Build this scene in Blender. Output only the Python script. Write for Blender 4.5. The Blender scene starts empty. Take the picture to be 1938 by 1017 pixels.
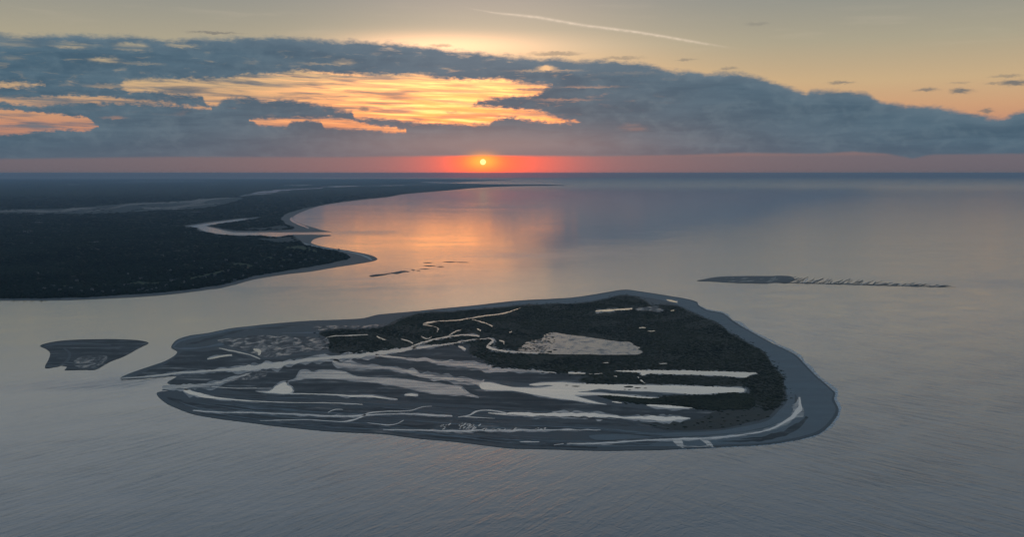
import bpy, math, random
import numpy as np
from mathutils import Vector, geometry
random.seed(7); rng = np.random.default_rng(7)
sc = bpy.context.scene
COL = sc.collection
R = math.radians

# ------------------------------------------------------------------ camera, sky, sun, exposure
FRAME = 'FULL'          # 'FULL': the picture fills the frame; 'PAGE': the picture keeps its place on the larger dark page
H = 600.0               # flying height in metres
F = 1150.0              # focal length in pixels of the 1200 x 630 picture
PITCH = math.atan((315.0 - 203.0) / F)
cp, sp = math.cos(PITCH), math.sin(PITCH)

def ray(u, v):
    a, b = (u - 600.0) / F, (315.0 - v) / F
    return (a, cp + b * sp, -sp + b * cp)
def azel(u, v):
    x, y, z = ray(u, v)
    return math.degrees(math.atan2(x, y)), math.degrees(math.atan2(z, math.hypot(x, y)))
def gnd(u, v, z=0.0):
    x, y, d = ray(u, v)
    t = (H - z) / -d
    return (x * t, y * t)

cam_d = bpy.data.cameras.new('camera'); cam = bpy.data.objects.new('camera', cam_d); COL.objects.link(cam)
cam.location = (0, 0, H); cam.rotation_euler = (math.pi / 2 - PITCH, 0, 0)
cam_d.sensor_width = 36.0; cam_d.clip_start = 1.0; cam_d.clip_end = 2.0e6
if FRAME == 'FULL':
    cam_d.lens = 36.0 * F / 1200.0
else:
    cam_d.lens = 36.0 * F / 1938.0
    cam_d.shift_x = (969.0 - 600.0) / 1938.0
    cam_d.shift_y = -(508.5 - 315.0) / 1938.0
sc.camera = cam

SUN_AZ, SUN_EL = azel(566, 190)
sd = Vector((math.sin(R(SUN_AZ)) * math.cos(R(SUN_EL)), math.cos(R(SUN_AZ)) * math.cos(R(SUN_EL)), math.sin(R(SUN_EL))))
sun_d = bpy.data.lights.new('sun_lamp', 'SUN'); sun_d.energy = 0.00006; sun_d.angle = R(0.53); sun_d.color = (1.0, 0.62, 0.36)
sun_o = bpy.data.objects.new('sun_lamp', sun_d); COL.objects.link(sun_o)
sun_o.rotation_euler = sd.to_track_quat('Z', 'Y').to_euler(); sun_o.location = (0, 0, 2000)

sc.view_settings.view_transform = 'Standard'; sc.view_settings.look = 'None'
sc.view_settings.exposure = 0.0; sc.view_settings.gamma = 1.0; sc.view_settings.use_curve_mapping = False
sc.render.engine = 'CYCLES'
sc.cycles.use_denoising = True
sc.cycles.max_bounces = 5; sc.cycles.glossy_bounces = 3; sc.cycles.diffuse_bounces = 2; sc.cycles.volume_bounces = 0
sc.cycles.transparent_max_bounces = 16

def lin(c):
    out = []
    for x in c:
        x /= 255.0
        out.append(x / 12.92 if x <= 0.04045 else ((x + 0.055) / 1.055) ** 2.4)
    return (out[0], out[1], out[2], 1.0)

class G:
    """a few short ways to write node graphs"""
    def __init__(s, nt): s.nt = nt
    def new(s, t): return s.nt.nodes.new(t)
    def put(s, sock, v):
        if isinstance(v, bpy.types.NodeSocket): s.nt.links.new(v, sock)
        elif v is not None: sock.default_value = v
    def m(s, op, a, b=None, c=None, clamp=False):
        n = s.new('ShaderNodeMath'); n.operation = op; n.use_clamp = clamp
        s.put(n.inputs[0], a)
        if b is not None: s.put(n.inputs[1], b)
        if c is not None: s.put(n.inputs[2], c)
        return n.outputs[0]
    def add(s, a, b): return s.m('ADD', a, b)
    def sub(s, a, b): return s.m('SUBTRACT', a, b)
    def mul(s, a, b): return s.m('MULTIPLY', a, b)
    def ss(s, x, a, b, lo=0.0, hi=1.0):
        n = s.new('ShaderNodeMapRange'); n.interpolation_type = 'SMOOTHSTEP'
        s.put(n.inputs[0], x); s.put(n.inputs[1], a); s.put(n.inputs[2], b); s.put(n.inputs[3], lo); s.put(n.inputs[4], hi)
        return n.outputs[0]
    def mr(s, x, a, b, lo=0.0, hi=1.0):
        n = s.new('ShaderNodeMapRange'); n.clamp = True
        s.put(n.inputs[0], x); s.put(n.inputs[1], a); s.put(n.inputs[2], b); s.put(n.inputs[3], lo); s.put(n.inputs[4], hi)
        return n.outputs[0]
    def gauss(s, x, mu, sg):
        t = s.mul(s.sub(x, mu), 1.0 / sg)
        return s.m('EXPONENT', s.mul(s.mul(t, t), -1.0))
    def xyz(s, x, y, z=0.0):
        n = s.new('ShaderNodeCombineXYZ'); s.put(n.inputs[0], x); s.put(n.inputs[1], y); s.put(n.inputs[2], z); return n.outputs[0]
    def noise(s, vec, scale=1.0, detail=4.0, rough=0.55, dist=0.0):
        n = s.new('ShaderNodeTexNoise'); s.put(n.inputs['Vector'], vec); n.inputs['Scale'].default_value = scale
        n.inputs['Detail'].default_value = detail; n.inputs['Roughness'].default_value = rough; n.inputs['Distortion'].default_value = dist
        return n.outputs[0]
    def mix(s, f, a, b, mode='MIX'):
        n = s.new('ShaderNodeMix'); n.data_type = 'RGBA'; n.blend_type = mode
        s.put(n.inputs[0], f); s.put(n.inputs[6], a); s.put(n.inputs[7], b); return n.outputs[2]
    def ramp(s, x, stops):
        n = s.new('ShaderNodeValToRGB'); cr = n.color_ramp; cr.interpolation = 'LINEAR'
        while len(cr.elements) > 1: cr.elements.remove(cr.elements[-1])
        cr.elements[0].position, cr.elements[0].color = stops[0]
        for p, c in stops[1:]:
            e = cr.elements.new(p); e.color = c
        s.put(n.inputs[0], x); return n.outputs[0]
    def curve(s, x, pts, x0, x1, y0, y1):
        """piecewise straight curve through pts (x, y)"""
        t = s.m('MULTIPLY_ADD', x, 1.0 / (x1 - x0), -x0 / (x1 - x0), clamp=True)
        n = s.new('ShaderNodeFloatCurve'); c = n.mapping.curves[0]
        pp = sorted(((a - x0) / (x1 - x0), (b - y0) / (y1 - y0)) for a, b in pts)
        pp = [(min(1, max(0, a)), min(1, max(0, b))) for a, b in pp]
        if pp[0][0] > 0: pp.insert(0, (0.0, pp[0][1]))
        if pp[-1][0] < 1: pp.append((1.0, pp[-1][1]))
        c.points[0].location = pp[0]; c.points[1].location = pp[-1]
        for p in pp[1:-1]: c.points.new(*p)
        for p in c.points: p.handle_type = 'VECTOR'
        n.mapping.update()
        s.put(n.inputs['Value'], t)
        return s.m('MULTIPLY_ADD', n.outputs[0], (y1 - y0), y0)

# ---- the sky: a dusk gradient in azimuth and elevation, one long cloud bank with gaps, loose wisps
world = bpy.data.worlds.new('World'); sc.world = world; world.use_nodes = True
nt = world.node_tree; nt.nodes.clear(); g = G(nt)
tc = g.new('ShaderNodeTexCoord'); sep = g.new('ShaderNodeSeparateXYZ'); nt.links.new(tc.outputs['Generated'], sep.inputs[0])
DEG = 180.0 / math.pi
az = g.mul(g.m('ARCTAN2', sep.outputs[0], sep.outputs[1]), DEG)
el = g.mul(g.m('ARCSINE', sep.outputs[2]), DEG)
E0, E1 = -1.0, 90.0
def elramp(stops):
    # elevation through a square root so that the stops near the horizon stay fine
    x = g.m('SQRT', g.m('MULTIPLY_ADD', el, 1.0 / (E1 - E0), -E0 / (E1 - E0), clamp=True))
    return g.ramp(x, [(math.sqrt((e - E0) / (E1 - E0)), lin(c)) for e, c in stops])
def elramp_hdr(stops):
    x = g.m('SQRT', g.m('MULTIPLY_ADD', el, 1.0 / (E1 - E0), -E0 / (E1 - E0), clamp=True))
    return g.ramp(x, [(math.sqrt((e - E0) / (E1 - E0)), c if len(c) == 4 else lin(c)) for e, c in stops])
far = elramp([(-1, (92, 92, 102)), (-.35, (98, 97, 105)), (.9, (102, 101, 112)), (2.5, (192, 136, 112)), (3.6, (202, 156, 120)), (5, (198, 170, 132)),
              (7.2, (168, 160, 138)), (9.8, (142, 144, 138)), (13, (166, 170, 171)), (19, (160, 170, 182)), (28, (132, 152, 172)), (45, (76, 104, 128)), (90, (52, 86, 116))])
near = elramp_hdr([(-1, (150, 103, 110)), (.9, (140, 106, 116)), (2.2, (226, 142, 100)), (3.2, (1.8, 0.54, 0.14, 1)), (4.6, (1.8, 0.67, 0.21, 1)), (5.8, (1.05, 0.62, 0.30, 1)),
              (7.2, (0.80, 0.59, 0.38, 1)), (8.1, (198, 182, 158)), (9.8, (174, 164, 153)), (13, (176, 174, 170)), (19, (163, 171, 181)), (28, (133, 152, 172)), (45, (76, 104, 128)), (90, (52, 86, 116))])
back = elramp([(-1, (72, 86, 102)), (2, (86, 97, 112)), (7, (100, 112, 126)), (15, (110, 128, 146)), (30, (94, 118, 142)), (90, (52, 86, 116))])
w_near = g.gauss(az, SUN_AZ + 0.3, 8.4)
w_back = g.ss(g.m('ABSOLUTE', g.sub(az, SUN_AZ)), 32.0, 95.0)
base = g.mix(w_back, g.mix(w_near, far, near), back)
red = g.mul(g.mul(g.gauss(az, SUN_AZ + 0.7, 3.7), g.ss(el, 1.5, 0.8)), 0.92)
base = g.mix(red, base, (1.2, 0.135, 0.088, 1))
core = g.mul(g.gauss(az, SUN_AZ, 1.5), g.gauss(el, SUN_EL, 0.9))
base = g.mix(core, base, (2.0, 0.22, 0.072, 1))
vAE = g.xyz(az, g.mul(el, 2.4))
nA = g.sub(g.noise(vAE, 0.95, 9.0, 0.66), 0.5)            # billows of the bank
nB = g.sub(g.noise(g.xyz(az, g.mul(el, 2.6), 7.3), 2.2, 8.0, 0.68), 0.5)
# silky streaks of high cloud lit from below, tilted slightly
stv = g.xyz(g.mul(az, 0.24), g.add(g.mul(el, 5.5), g.mul(az, 0.18)))
st = g.ss(g.noise(stv, 1.0, 6.0, 0.58, 0.4), 0.42, 0.68)
st_w = g.mul(g.gauss(az, SUN_AZ - 1.8, 7.5), g.mul(g.ss(el, 2.2, 3.0), g.ss(el, 6.3, 5.0)))
base = g.mix(g.mul(st, g.mul(st_w, 0.9)), base, (2.7, 1.12, 0.36, 1))
st2 = g.mul(g.ss(g.noise(g.xyz(g.mul(az, 0.22), g.mul(el, 2.0), 3.0), 1.0, 5.0, 0.55, 0.4), 0.52, 0.8), g.ss(el, 5.5, 8.0))
base = g.mix(g.mul(st2, 0.08), base, lin((225, 205, 180)))
top_glow = g.mul(g.gauss(az, azel(520, 50)[0], 4.6), g.gauss(el, azel(520, 54)[1], 0.62))
base = g.mix(g.mul(top_glow, 0.8), base, (1.7, 0.98, 0.55, 1))

def crv(px, x0=-30.0, x1=32.0, y0=-1.0, y1=12.0):
    return g.curve(az, [azel(*p) for p in px], x0, x1, y0, y1)
TOP = [(0, 38.4), (25, 42.5), (58, 41), (97, 40), (114, 42), (134, 40.4), (159, 41.4), (195, 47.5), (214, 45.4), (240, 44.7), (330, 42.3), (365, 45), (400, 47.5),
       (472, 50.6), (524, 57.8), (565, 62), (606, 66.5), (668, 69.2), (751, 73.3), (792, 83.6), (800, 82.6), (827, 85.7), (860, 83.6), (893, 91), (924, 101), (944, 110),
       (951, 105.3), (992, 106.3), (1017, 109.4), (1029, 117.7), (1062, 122.8), (1099, 125), (1130, 131), (1163, 137.3), (1178, 137.3), (1192, 130), (1250, 127), (1330, 135)]
BOT = [(-60, 188), (0, 187), (200, 184.5), (400, 185), (520, 183.5), (600, 183.3), (700, 184), (800, 182.5), (870, 180), (960, 181), (1000, 178.6), (1040, 181), (1070, 186.5), (1090, 182), (1200, 181), (1300, 180)]
eT, eB = crv(TOP), crv(BOT)
d_top = g.ss(g.add(g.sub(eT, el), g.mul(g.add(g.mul(nA, 0.7), g.mul(nB, 0.35)), 0.9)), -0.16, 0.24)
d_bot = g.ss(g.add(g.sub(el, eB), g.mul(nB, 0.10)), -0.07, 0.12)
cloud = g.mul(d_top, d_bot)
def gap(up, lo, soft=0.17, amp=0.72):
    xs = [azel(*p)[0] for p in up + lo]; a, b = min(xs) - .15, max(xs) + .15
    u_, l_ = crv(up, a, b, -1, 9), crv(lo, a, b, -1, 9)
    A = g.ss(g.add(g.sub(u_, el), g.mul(nB, amp)), -soft, soft)
    B = g.ss(g.add(g.sub(el, l_), g.mul(nB, amp)), -soft, soft)
    A = g.m('POWER', A, 0.8); B = g.m('POWER', B, 1.2)
    inside = g.mul(g.m('GREATER_THAN', az, a), g.m('LESS_THAN', az, b))
    return g.mul(g.mul(A, B), inside)
g1 = gap([(140, 100), (147, 95), (175, 92.5), (220, 93.5), (261, 93), (286, 89), (323, 86.9), (351, 82.7), (371, 84.8), (399, 87.5), (460, 88.2), (494, 87), (511, 93), (556, 94.5)],
         [(140, 100.5), (150, 107.7), (184, 107), (200, 109.4), (222, 111), (237, 113), (242, 123), (254, 124), (259, 119), (271, 113.7), (300, 115), (313, 120), (330, 115.8), (357, 120), (374, 124), (389, 124.7), (391, 129), (412, 131), (416, 139),
          (440, 139.5), (460, 140), (470, 142.5), (499, 144), (530, 145), (547, 135), (556, 121)])
gA = gap([(536, 93.5), (558, 94.5), (590, 92.5), (600, 95.5), (620, 99), (638, 99.2), (645, 101)], [(536, 121), (558, 119), (576, 116), (600, 113), (622, 112.5), (634, 109), (641, 103), (645, 101.2)])
notch = gap([(592, 104.5), (622, 103.5), (655, 103)], [(592, 104.6), (622, 107), (655, 108)], 0.05, 0.25)
gB = gap([(530, 122), (556, 124), (580, 126.5), (610, 129), (636, 131.5), (645, 136), (655, 139.5), (667, 142.6)], [(530, 145.5), (543, 146.3), (573, 146), (579, 140.4), (599, 137), (617, 140.4), (654, 144), (667, 143)])
g1 = g.m('MAXIMUM', g1, g.m('MAXIMUM', g.mul(gA, g.sub(1.0, g.mul(notch, 0.8))), gB))
g2 = gap([(295, 141), (300, 139.2), (344, 138.5), (385, 137.8), (413, 141), (435, 147.5), (460, 149.5), (473, 152)],
         [(295, 141.5), (303, 146.8), (336, 148.8), (341, 143.6), (358, 142), (376, 143), (381, 151), (426, 152.3), (460, 155.7), (473, 155)], 0.10, 0.6)
g3 = gap([(-60, 120), (0, 127), (33, 131), (72, 134.5), (103, 138.6), (112, 147)], [(-60, 163), (0, 159.5), (18, 157.9), (42, 154.5), (80, 152), (98, 154.5), (107, 152), (112, 149)], 0.08, 0.6)
g4 = gap([(-60, 112), (0, 113.6), (33, 115.2), (75, 112.7), (117, 113.6), (142, 115.2), (184, 120), (245, 127)], [(-60, 119), (0, 120), (45, 126), (67, 122), (117, 121), (150, 121.5), (195, 123), (245, 129)], 0.12, 0.7)
g5 = gap([(-60, 95), (0, 97), (30, 97.5), (50, 99)], [(-60, 104), (0, 103), (30, 102.5), (50, 100)], 0.12, 0.7)
holes = g.m('MAXIMUM', g.m('MAXIMUM', g1, g2), g.m('MAXIMUM', g3, g.mul(g.m('MAXIMUM', g4, g5), 0.9)))
def blob(u, v, rx, ry, amt=1.0, thr=0.0):
    a, e = azel(u, v); k = 180 / math.pi / F
    q = g.mul(g.gauss(g.add(az, g.mul(nA, 1.2)), a, rx * k), g.gauss(g.add(el, g.mul(nB, 0.45)), e, ry * k))
    return g.mul(g.ss(q, 0.10, 0.95), amt)
for b in [(80, 53, 20, 3.8, .95), (95, 53, 22, 1.6, .8), (154, 54.5, 18, 4.4, 1), (214, 53.5, 18, 2.4, .7), (124, 71, 16, 3.2, .8), (158, 74, 24, 2.0, .7), (17, 50, 26, 5, .35), (14, 68, 12, 3, .25),
          (404, 72.5, 11, 3.6, .9), (378, 75, 30, 1.6, .3), (640, 80, 12, 4, .9), (640, 83, 44, 1.5, .3), (294, 73, 9, 2.6, .35), (134, 138, 12, 2, .45), (122, 101, 22, 2.6, .5), (742, 150, 16, 5, .18), (672, 142.5, 6, 2, .5),
          (690, 102, 40, 1.6, .16), (665, 117, 40, 1.6, .14), (735, 86, 40, 2, .12)]:
    holes = g.m('MAXIMUM', holes, blob(*b))
veil = g.noise(g.xyz(g.mul(az, 0.26), g.add(g.mul(el, 3.4), g.mul(az, 0.10)), 21.0), 1.0, 6.0, 0.55, 0.3)
veil = g.mul(g.ss(veil, 0.42, 0.66), g.mr(g.gauss(az, SUN_AZ - 0.5, 5.0), 0, 1, 0.85, 0.5))
holes = g.mul(holes, g.sub(1.0, veil))
thin = g.mul(g.ss(g.noise(g.xyz(g.mul(az, 0.6), g.mul(el, 2.6), 33.0), 1.0, 8.0, 0.66, 0.4), 0.54, 0.80), g.mul(g.ss(el, 2.6, 4.6), g.ss(az, azel(860, 80)[0], azel(560, 80)[0])))
cloud = g.mul(cloud, g.sub(1.0, g.m('MAXIMUM', holes, g.mul(thin, 0.55))))
wisp = None
for b in [(250, 38.2, 30, 1.6, .7), (650, 63, 32, 2.4, .55), (516, 53.5, 16, 2, .5), (728, 68, 26, 2.2, .45), (986, 96.8, 14, 1.8, .7), (1085, 105, 12, 2, .8), (1126, 106.5, 13, 3, .95), (1124, 97, 10, 1.6, .4), (1188, 97, 14, 3.4, .95),
          (1180, 89, 16, 1.8, .5), (1156, 130, 9, 2.6, .8), (885, 28, 14, 2, .3), (855, 80, 10, 1.6, .5), (803, 70, 12, 1.6, .5), (1165, 98, 10, 1.4, .5), (426, 128, 6, 2.4, .8), (529, 132, 9, 2, .5)]:
    w = blob(*b); wisp = w if wisp is None else g.m('MAXIMUM', wisp, w)
# cloud colour: blue grey, paler towards its rim, warm and pale over the sun
lay = g.noise(g.xyz(g.mul(az, 0.20), g.mul(el, 1.5), 1.7), 1.0, 6.0, 0.58, 0.4)
puff = g.noise(g.xyz(az, g.mul(el, 1.7), 4.4), 0.8, 7.0, 0.58, 0.3)
cblue = g.mix(g.ss(lay, 0.34, 0.68), lin((58, 90, 111)), lin((73, 103, 122)))
cblue = g.mix(g.mul(g.ss(puff, 0.42, 0.72), 0.36), cblue, lin((98, 122, 136)))
rim = g.mul(g.ss(g.sub(eT, el), 0.9, 0.0), 0.35)
cblue = g.mix(rim, cblue, lin((106, 126, 140)))
warm = g.mul(g.gauss(az, SUN_AZ + 0.2, 8.5), g.ss(el, 3.4, 1.6))
cblue = g.mix(g.mul(warm, 0.68), cblue, lin((136, 126, 131)))
low = g.mul(g.ss(el, 1.7, 0.8), 0.5)
cblue = g.mix(low, cblue, lin((74, 98, 116)))
lit = g.mul(g.gauss(az, SUN_AZ - 1.0, 7.0), g.ss(el, 4.0, 6.5))
cblue = g.mix(g.mul(lit, 0.35), cblue, lin((106, 122, 136)))
skyc = g.mix(cloud, base, cblue)
skyc = g.mix(wisp, skyc, lin((112, 112, 112)))
# the vapour trail
TRAIL = [(530, 5.5), (560, 11.5), (580, 15), (605, 17.4), (630, 20), (660, 25.5), (690, 30.5), (720, 34), (750, 38), (780, 43), (805, 47.5), (825, 51), (845, 54), (870, 57.5), (905, 62)]
ta, tb = azel(530, 5.5)[0], azel(905, 62)[0]
tl = g.curve(az, [azel(*p) for p in TRAIL], ta, tb, 5.0, 11.0)
tw = g.curve(az, [(azel(u_, 20)[0], w_) for u_, w_ in [(530, .02), (565, .05), (600, .075), (640, .095), (700, .09), (760, .08), (815, .085), (850, .06), (905, .04)]], ta, tb, 0.0, 0.2)
tn = g.noise(g.xyz(g.mul(az, 2.2), g.mul(el, 4.0), 12.0), 1.0, 5.0, 0.6)
tq = g.m('DIVIDE', g.add(g.sub(el, tl), g.mul(g.sub(tn, 0.5), 0.05)), g.mul(tw, 0.8))
tk = g.mul(g.m('EXPONENT', g.mul(g.mul(tq, tq), -1.0)), g.mr(tn, 0.3, 0.65, 0.35, 1.0))
tk = g.mul(tk, g.mul(g.ss(az, ta, azel(612, 18)[0]), g.ss(az, azel(868, 57)[0], azel(790, 45)[0])))
skyc = g.mix(g.mul(tk, 0.8), skyc, lin((232, 212, 190)))
# glare round the sun
hal = g.mul(g.gauss(az, SUN_AZ, 0.8), g.gauss(el, SUN_EL + 0.03, 0.40))
skyc = g.mix(g.mul(hal, 0.85), skyc, (1.5, 0.55, 0.09, 1))
nish = g.new('ShaderNodeTexSky'); nish.sky_type = 'NISHITA'; nish.sun_disc = False
nish.sun_elevation = R(SUN_EL); nish.sun_rotation = R(SUN_AZ); nish.altitude = 600
bg1 = g.new('ShaderNodeBackground'); nt.links.new(skyc, bg1.inputs[0]); bg1.inputs[1].default_value = 1.0
bg2 = g.new('ShaderNodeBackground'); nt.links.new(nish.outputs[0], bg2.inputs[0]); bg2.inputs[1].default_value = 0.006
ad = g.new('ShaderNodeAddShader'); nt.links.new(bg1.outputs[0], ad.inputs[0]); nt.links.new(bg2.outputs[0], ad.inputs[1])
wo = g.new('ShaderNodeOutputWorld'); nt.links.new(ad.outputs[0], wo.inputs[0])
world.cycles.sampling_method = 'MANUAL'; world.cycles.sample_map_resolution = 1024

# ------------------------------------------------------------------ materials
def mat(name):
    m = bpy.data.materials.new(name); m.use_nodes = True; m.node_tree.nodes.clear()
    gg = G(m.node_tree)
    out = gg.new('ShaderNodeOutputMaterial'); b = gg.new('ShaderNodeBsdfPrincipled')
    m.node_tree.links.new(b.outputs[0], out.inputs[0])
    geo = gg.new('ShaderNodeNewGeometry'); s = gg.new('ShaderNodeSeparateXYZ'); m.node_tree.links.new(geo.outputs['Position'], s.inputs[0])
    return m, gg, b, geo.outputs['Position'], s.outputs[0], s.outputs[1], out

def rot2(gg, x, y, deg, sx, sy, z=0.0):
    """ground position turned by deg, then divided by the lengths sx, sy"""
    c, s_ = math.cos(R(deg)), math.sin(R(deg))
    a = gg.add(gg.mul(x, c / sx), gg.mul(y, s_ / sx)); b = gg.add(gg.mul(x, -s_ / sy), gg.mul(y, c / sy))
    return gg.xyz(a, b, z)

def make_sea():
    m, gg, b, P, X, Y, out = mat('sea_water')
    gg.put(b.inputs['Base Color'], gg.mix(gg.ss(gg.add(X, gg.mul(Y, 0.04)), 900.0, -900.0), (0.058, 0.098, 0.112, 1), gg.mix(gg.ss(Y, 3000.0, 4600.0), (0.058, 0.094, 0.104, 1), (0.17, 0.10, 0.05, 1))))   # orange of the reflected sky painted into the sheltered inlet's water colour
    gg.put(b.inputs['IOR'], gg.mr(gg.add(Y, gg.mul(X, -1.6)), 1500.0, 5000.0, 1.6, 2.4))
    gg.put(b.inputs['Coat Weight'], gg.mr(gg.add(Y, gg.mul(X, -0.5)), 1500.0, 3200.0, 0.25, 0.9)); b.inputs['Coat IOR'].default_value = 1.6; gg.put(b.inputs['Coat Roughness'], gg.add(gg.mr(gg.add(Y, gg.mul(X, -1.0)), 4000.0, 9000.0, 0.13, 0.035), gg.mr(Y, 26000.0, 50000.0, 0.0, 0.2)))
    n1 = gg.noise(rot2(gg, X, Y, 56, 95.0, 17.0), 1.0, 5.0, 0.6, 1.1)       # long crests from the left
    n2 = gg.noise(rot2(gg, X, Y, -48, 110.0, 20.0, 5.0), 1.0, 5.0, 0.6, 1.1)  # a second train off the right
    n3 = gg.noise(rot2(gg, X, Y, 20, 16.0, 8.0, 9.0), 1.0, 4.0, 0.6)           # chop
    side = gg.ss(gg.add(X, gg.mul(Y, -0.12)), -200.0, 420.0)
    sw = gg.add(gg.mul(n1, gg.mr(side, 0, 1, 1.0, 0.25)), gg.mul(n2, gg.mr(side, 0, 1, 0.25, 1.0)))
    patch = gg.noise(rot2(gg, X, Y, 30, 260.0, 150.0, 14.0), 1.0, 4.0, 0.6, 0.6)
    hgt = gg.add(gg.mul(gg.mul(sw, gg.mr(patch, 0.3, 0.7, 1.8, 5.2)), 1.0), gg.add(gg.mul(n3, 0.9), gg.mul(gg.noise(rot2(gg, X, Y, 70, 55.0, 34.0, 8.0), 1.0, 4.0, 0.6), 2.0)))
    # patches of tide rip and shallows
    rip = None
    for (pu, pv, ru, rv) in [(415, 327.5, 48, 2.6), (330, 333, 60, 2.2), (620, 300, 85, 4.5), (720, 297, 60, 5), (430, 272.5, 34, 2.2), (800, 292, 90, 4), (860, 338, 40, 3), (1160, 332, 70, 6), (100, 452, 70, 6), (150, 446, 40, 4)]:
        cx, cy = gnd(pu, pv); lx = abs(gnd(pu + ru, pv)[0] - cx); ly = abs(gnd(pu, pv + rv)[1] - cy)
        q = gg.mul(gg.gauss(X, cx, lx), gg.gauss(Y, cy, ly)); rip = q if rip is None else gg.m('MAXIMUM', rip, q)
    # wind lanes: slicks and rougher patches
    lane = gg.noise(rot2(gg, X, Y, 4, 2600.0, 620.0, 2.0), 1.0, 5.0, 0.6, 0.5)
    fine = gg.noise(rot2(gg, X, Y, 12, 420.0, 160.0, 6.0), 1.0, 5.0, 0.6, 0.5)
    ln = gg.ss(gg.add(gg.mul(lane, 0.65), gg.mul(fine, 0.35)), 0.36, 0.64)
    bp = gg.new('ShaderNodeBump'); bp.inputs['Distance'].default_value = 1.0
    open_ = gg.ss(gg.add(gg.add(Y, gg.mul(X, -2.4)), gg.mul(gg.mr(X, 700.0, -500.0, 0.0, 1.0), gg.mr(Y, 2900.0, 4300.0, 0.0, 4200.0))), 8500.0, 1000.0)   # the open water is rougher than the sheltered bay
    gg.put(bp.inputs['Strength'], gg.add(gg.mul(gg.mul(rip, fine), 0.45), gg.add(gg.mr(ln, 0, 1, 0.05, 0.12), gg.mul(open_, 0.27)))); gg.put(bp.inputs['Height'], hgt)
    gg.put(b.inputs['Normal'], bp.outputs[0]); gg.put(b.inputs['Coat Normal'], bp.outputs[0])
    gg.put(b.inputs['Roughness'], gg.add(gg.mr(ln, 0, 1, 0.035, 0.08), gg.add(gg.mul(open_, 0.06), gg.mr(Y, 24000.0, 50000.0, 0.0, 0.14))))
    return m
M_SEA = make_sea()

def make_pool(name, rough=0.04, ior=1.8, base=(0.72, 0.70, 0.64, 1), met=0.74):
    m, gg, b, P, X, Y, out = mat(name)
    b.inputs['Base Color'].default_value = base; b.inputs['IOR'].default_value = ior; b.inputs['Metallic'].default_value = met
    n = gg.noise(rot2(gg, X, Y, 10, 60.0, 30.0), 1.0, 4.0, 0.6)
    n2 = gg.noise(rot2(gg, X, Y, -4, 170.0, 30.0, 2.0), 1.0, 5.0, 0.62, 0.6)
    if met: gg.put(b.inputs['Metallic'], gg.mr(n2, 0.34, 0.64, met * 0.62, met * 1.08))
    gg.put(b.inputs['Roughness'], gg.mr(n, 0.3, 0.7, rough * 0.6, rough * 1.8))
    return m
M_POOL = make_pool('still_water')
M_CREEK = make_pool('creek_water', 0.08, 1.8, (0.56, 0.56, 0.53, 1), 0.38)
M_DIM = make_pool('marsh_water', 0.36, 1.33, (0.03, 0.04, 0.05, 1), 0.0)

def make_sand(name, c0, c1, sx=260.0, sy=26.0, rough=0.55, deg=0.0, spec=0.10, amp=1.0):
    m, gg, b, P, X, Y, out = mat(name)
    n = gg.noise(rot2(gg, X, Y, deg, sx, sy), 1.0, 6.0, 0.6, 0.5)
    n2 = gg.noise(P, 0.05, 6.0, 0.65)
    n3 = gg.noise(rot2(gg, X, Y, 20, 70.0, 55.0, 4.0), 1.0, 7.0, 0.68, 0.6)
    t = gg.ss(gg.add(gg.mul(n, 0.5), gg.add(gg.mul(n2, 0.15), gg.mul(n3, 0.35))), 0.38, 0.62)
    gg.put(b.inputs['Base Color'], gg.mix(t, c0 + (1,), c1 + (1,)))
    gg.put(b.inputs['Roughness'], gg.mr(t, 0, 1, rough * 0.75, rough)); b.inputs['Specular IOR Level'].default_value = spec
    bp = gg.new('ShaderNodeBump'); bp.inputs['Distance'].default_value = 1.0; bp.inputs['Strength'].default_value = 0.25
    gg.put(bp.inputs['Height'], gg.mul(n2, 1.5)); gg.put(b.inputs['Normal'], bp.outputs[0])
    return m
M_BEACH = make_sand('beach_sand', (0.21, 0.224, 0.22), (0.28, 0.296, 0.288), 420, 60, 0.7)
M_SAND = make_sand('damp_sand', (0.085, 0.100, 0.102), (0.145, 0.160, 0.158), 420, 34, 0.6)
M_MARSH = make_sand('marsh_ground', (0.034, 0.038, 0.027), (0.074, 0.072, 0.050), 200, 50, 0.8, spec=0.1)
M_MARSHY = make_sand('dark_marsh_mud', (0.052, 0.056, 0.044), (0.100, 0.102, 0.086), 120, 50, 0.7, spec=0.1)
M_FOREST_FLOOR = make_sand('forest_floor', (0.018, 0.027, 0.018), (0.036, 0.046, 0.030), 500, 300, 0.9, spec=0.05)

def make_mud():
    """smooth wet mud, shining where a film of water lies on it"""
    m, gg, b, P, X, Y, out = mat('wet_mud')
    n = gg.noise(rot2(gg, X, Y, -3, 330.0, 42.0), 1.0, 7.0, 0.62, 0.6); n2 = gg.noise(rot2(gg, X, Y, 5, 90.0, 60.0, 3.0), 1.0, 6.0, 0.65, 0.4)
    t = gg.ss(gg.add(gg.mul(n, 0.55), gg.mul(n2, 0.45)), 0.36, 0.66)
    gg.put(b.inputs['Base Color'], gg.mix(t, (0.046, 0.054, 0.054, 1), (0.145, 0.150, 0.142, 1)))
    film = gg.ss(gg.add(gg.mul(n, 0.5), gg.mul(n2, 0.5)), 0.52, 0.70)
    gg.put(b.inputs['Roughness'], gg.mr(film, 0, 1, 0.6, 0.22)); gg.put(b.inputs['Specular IOR Level'], gg.mr(film, 0, 1, 0.1, 0.62))
    return m
M_MUD = make_mud()

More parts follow.
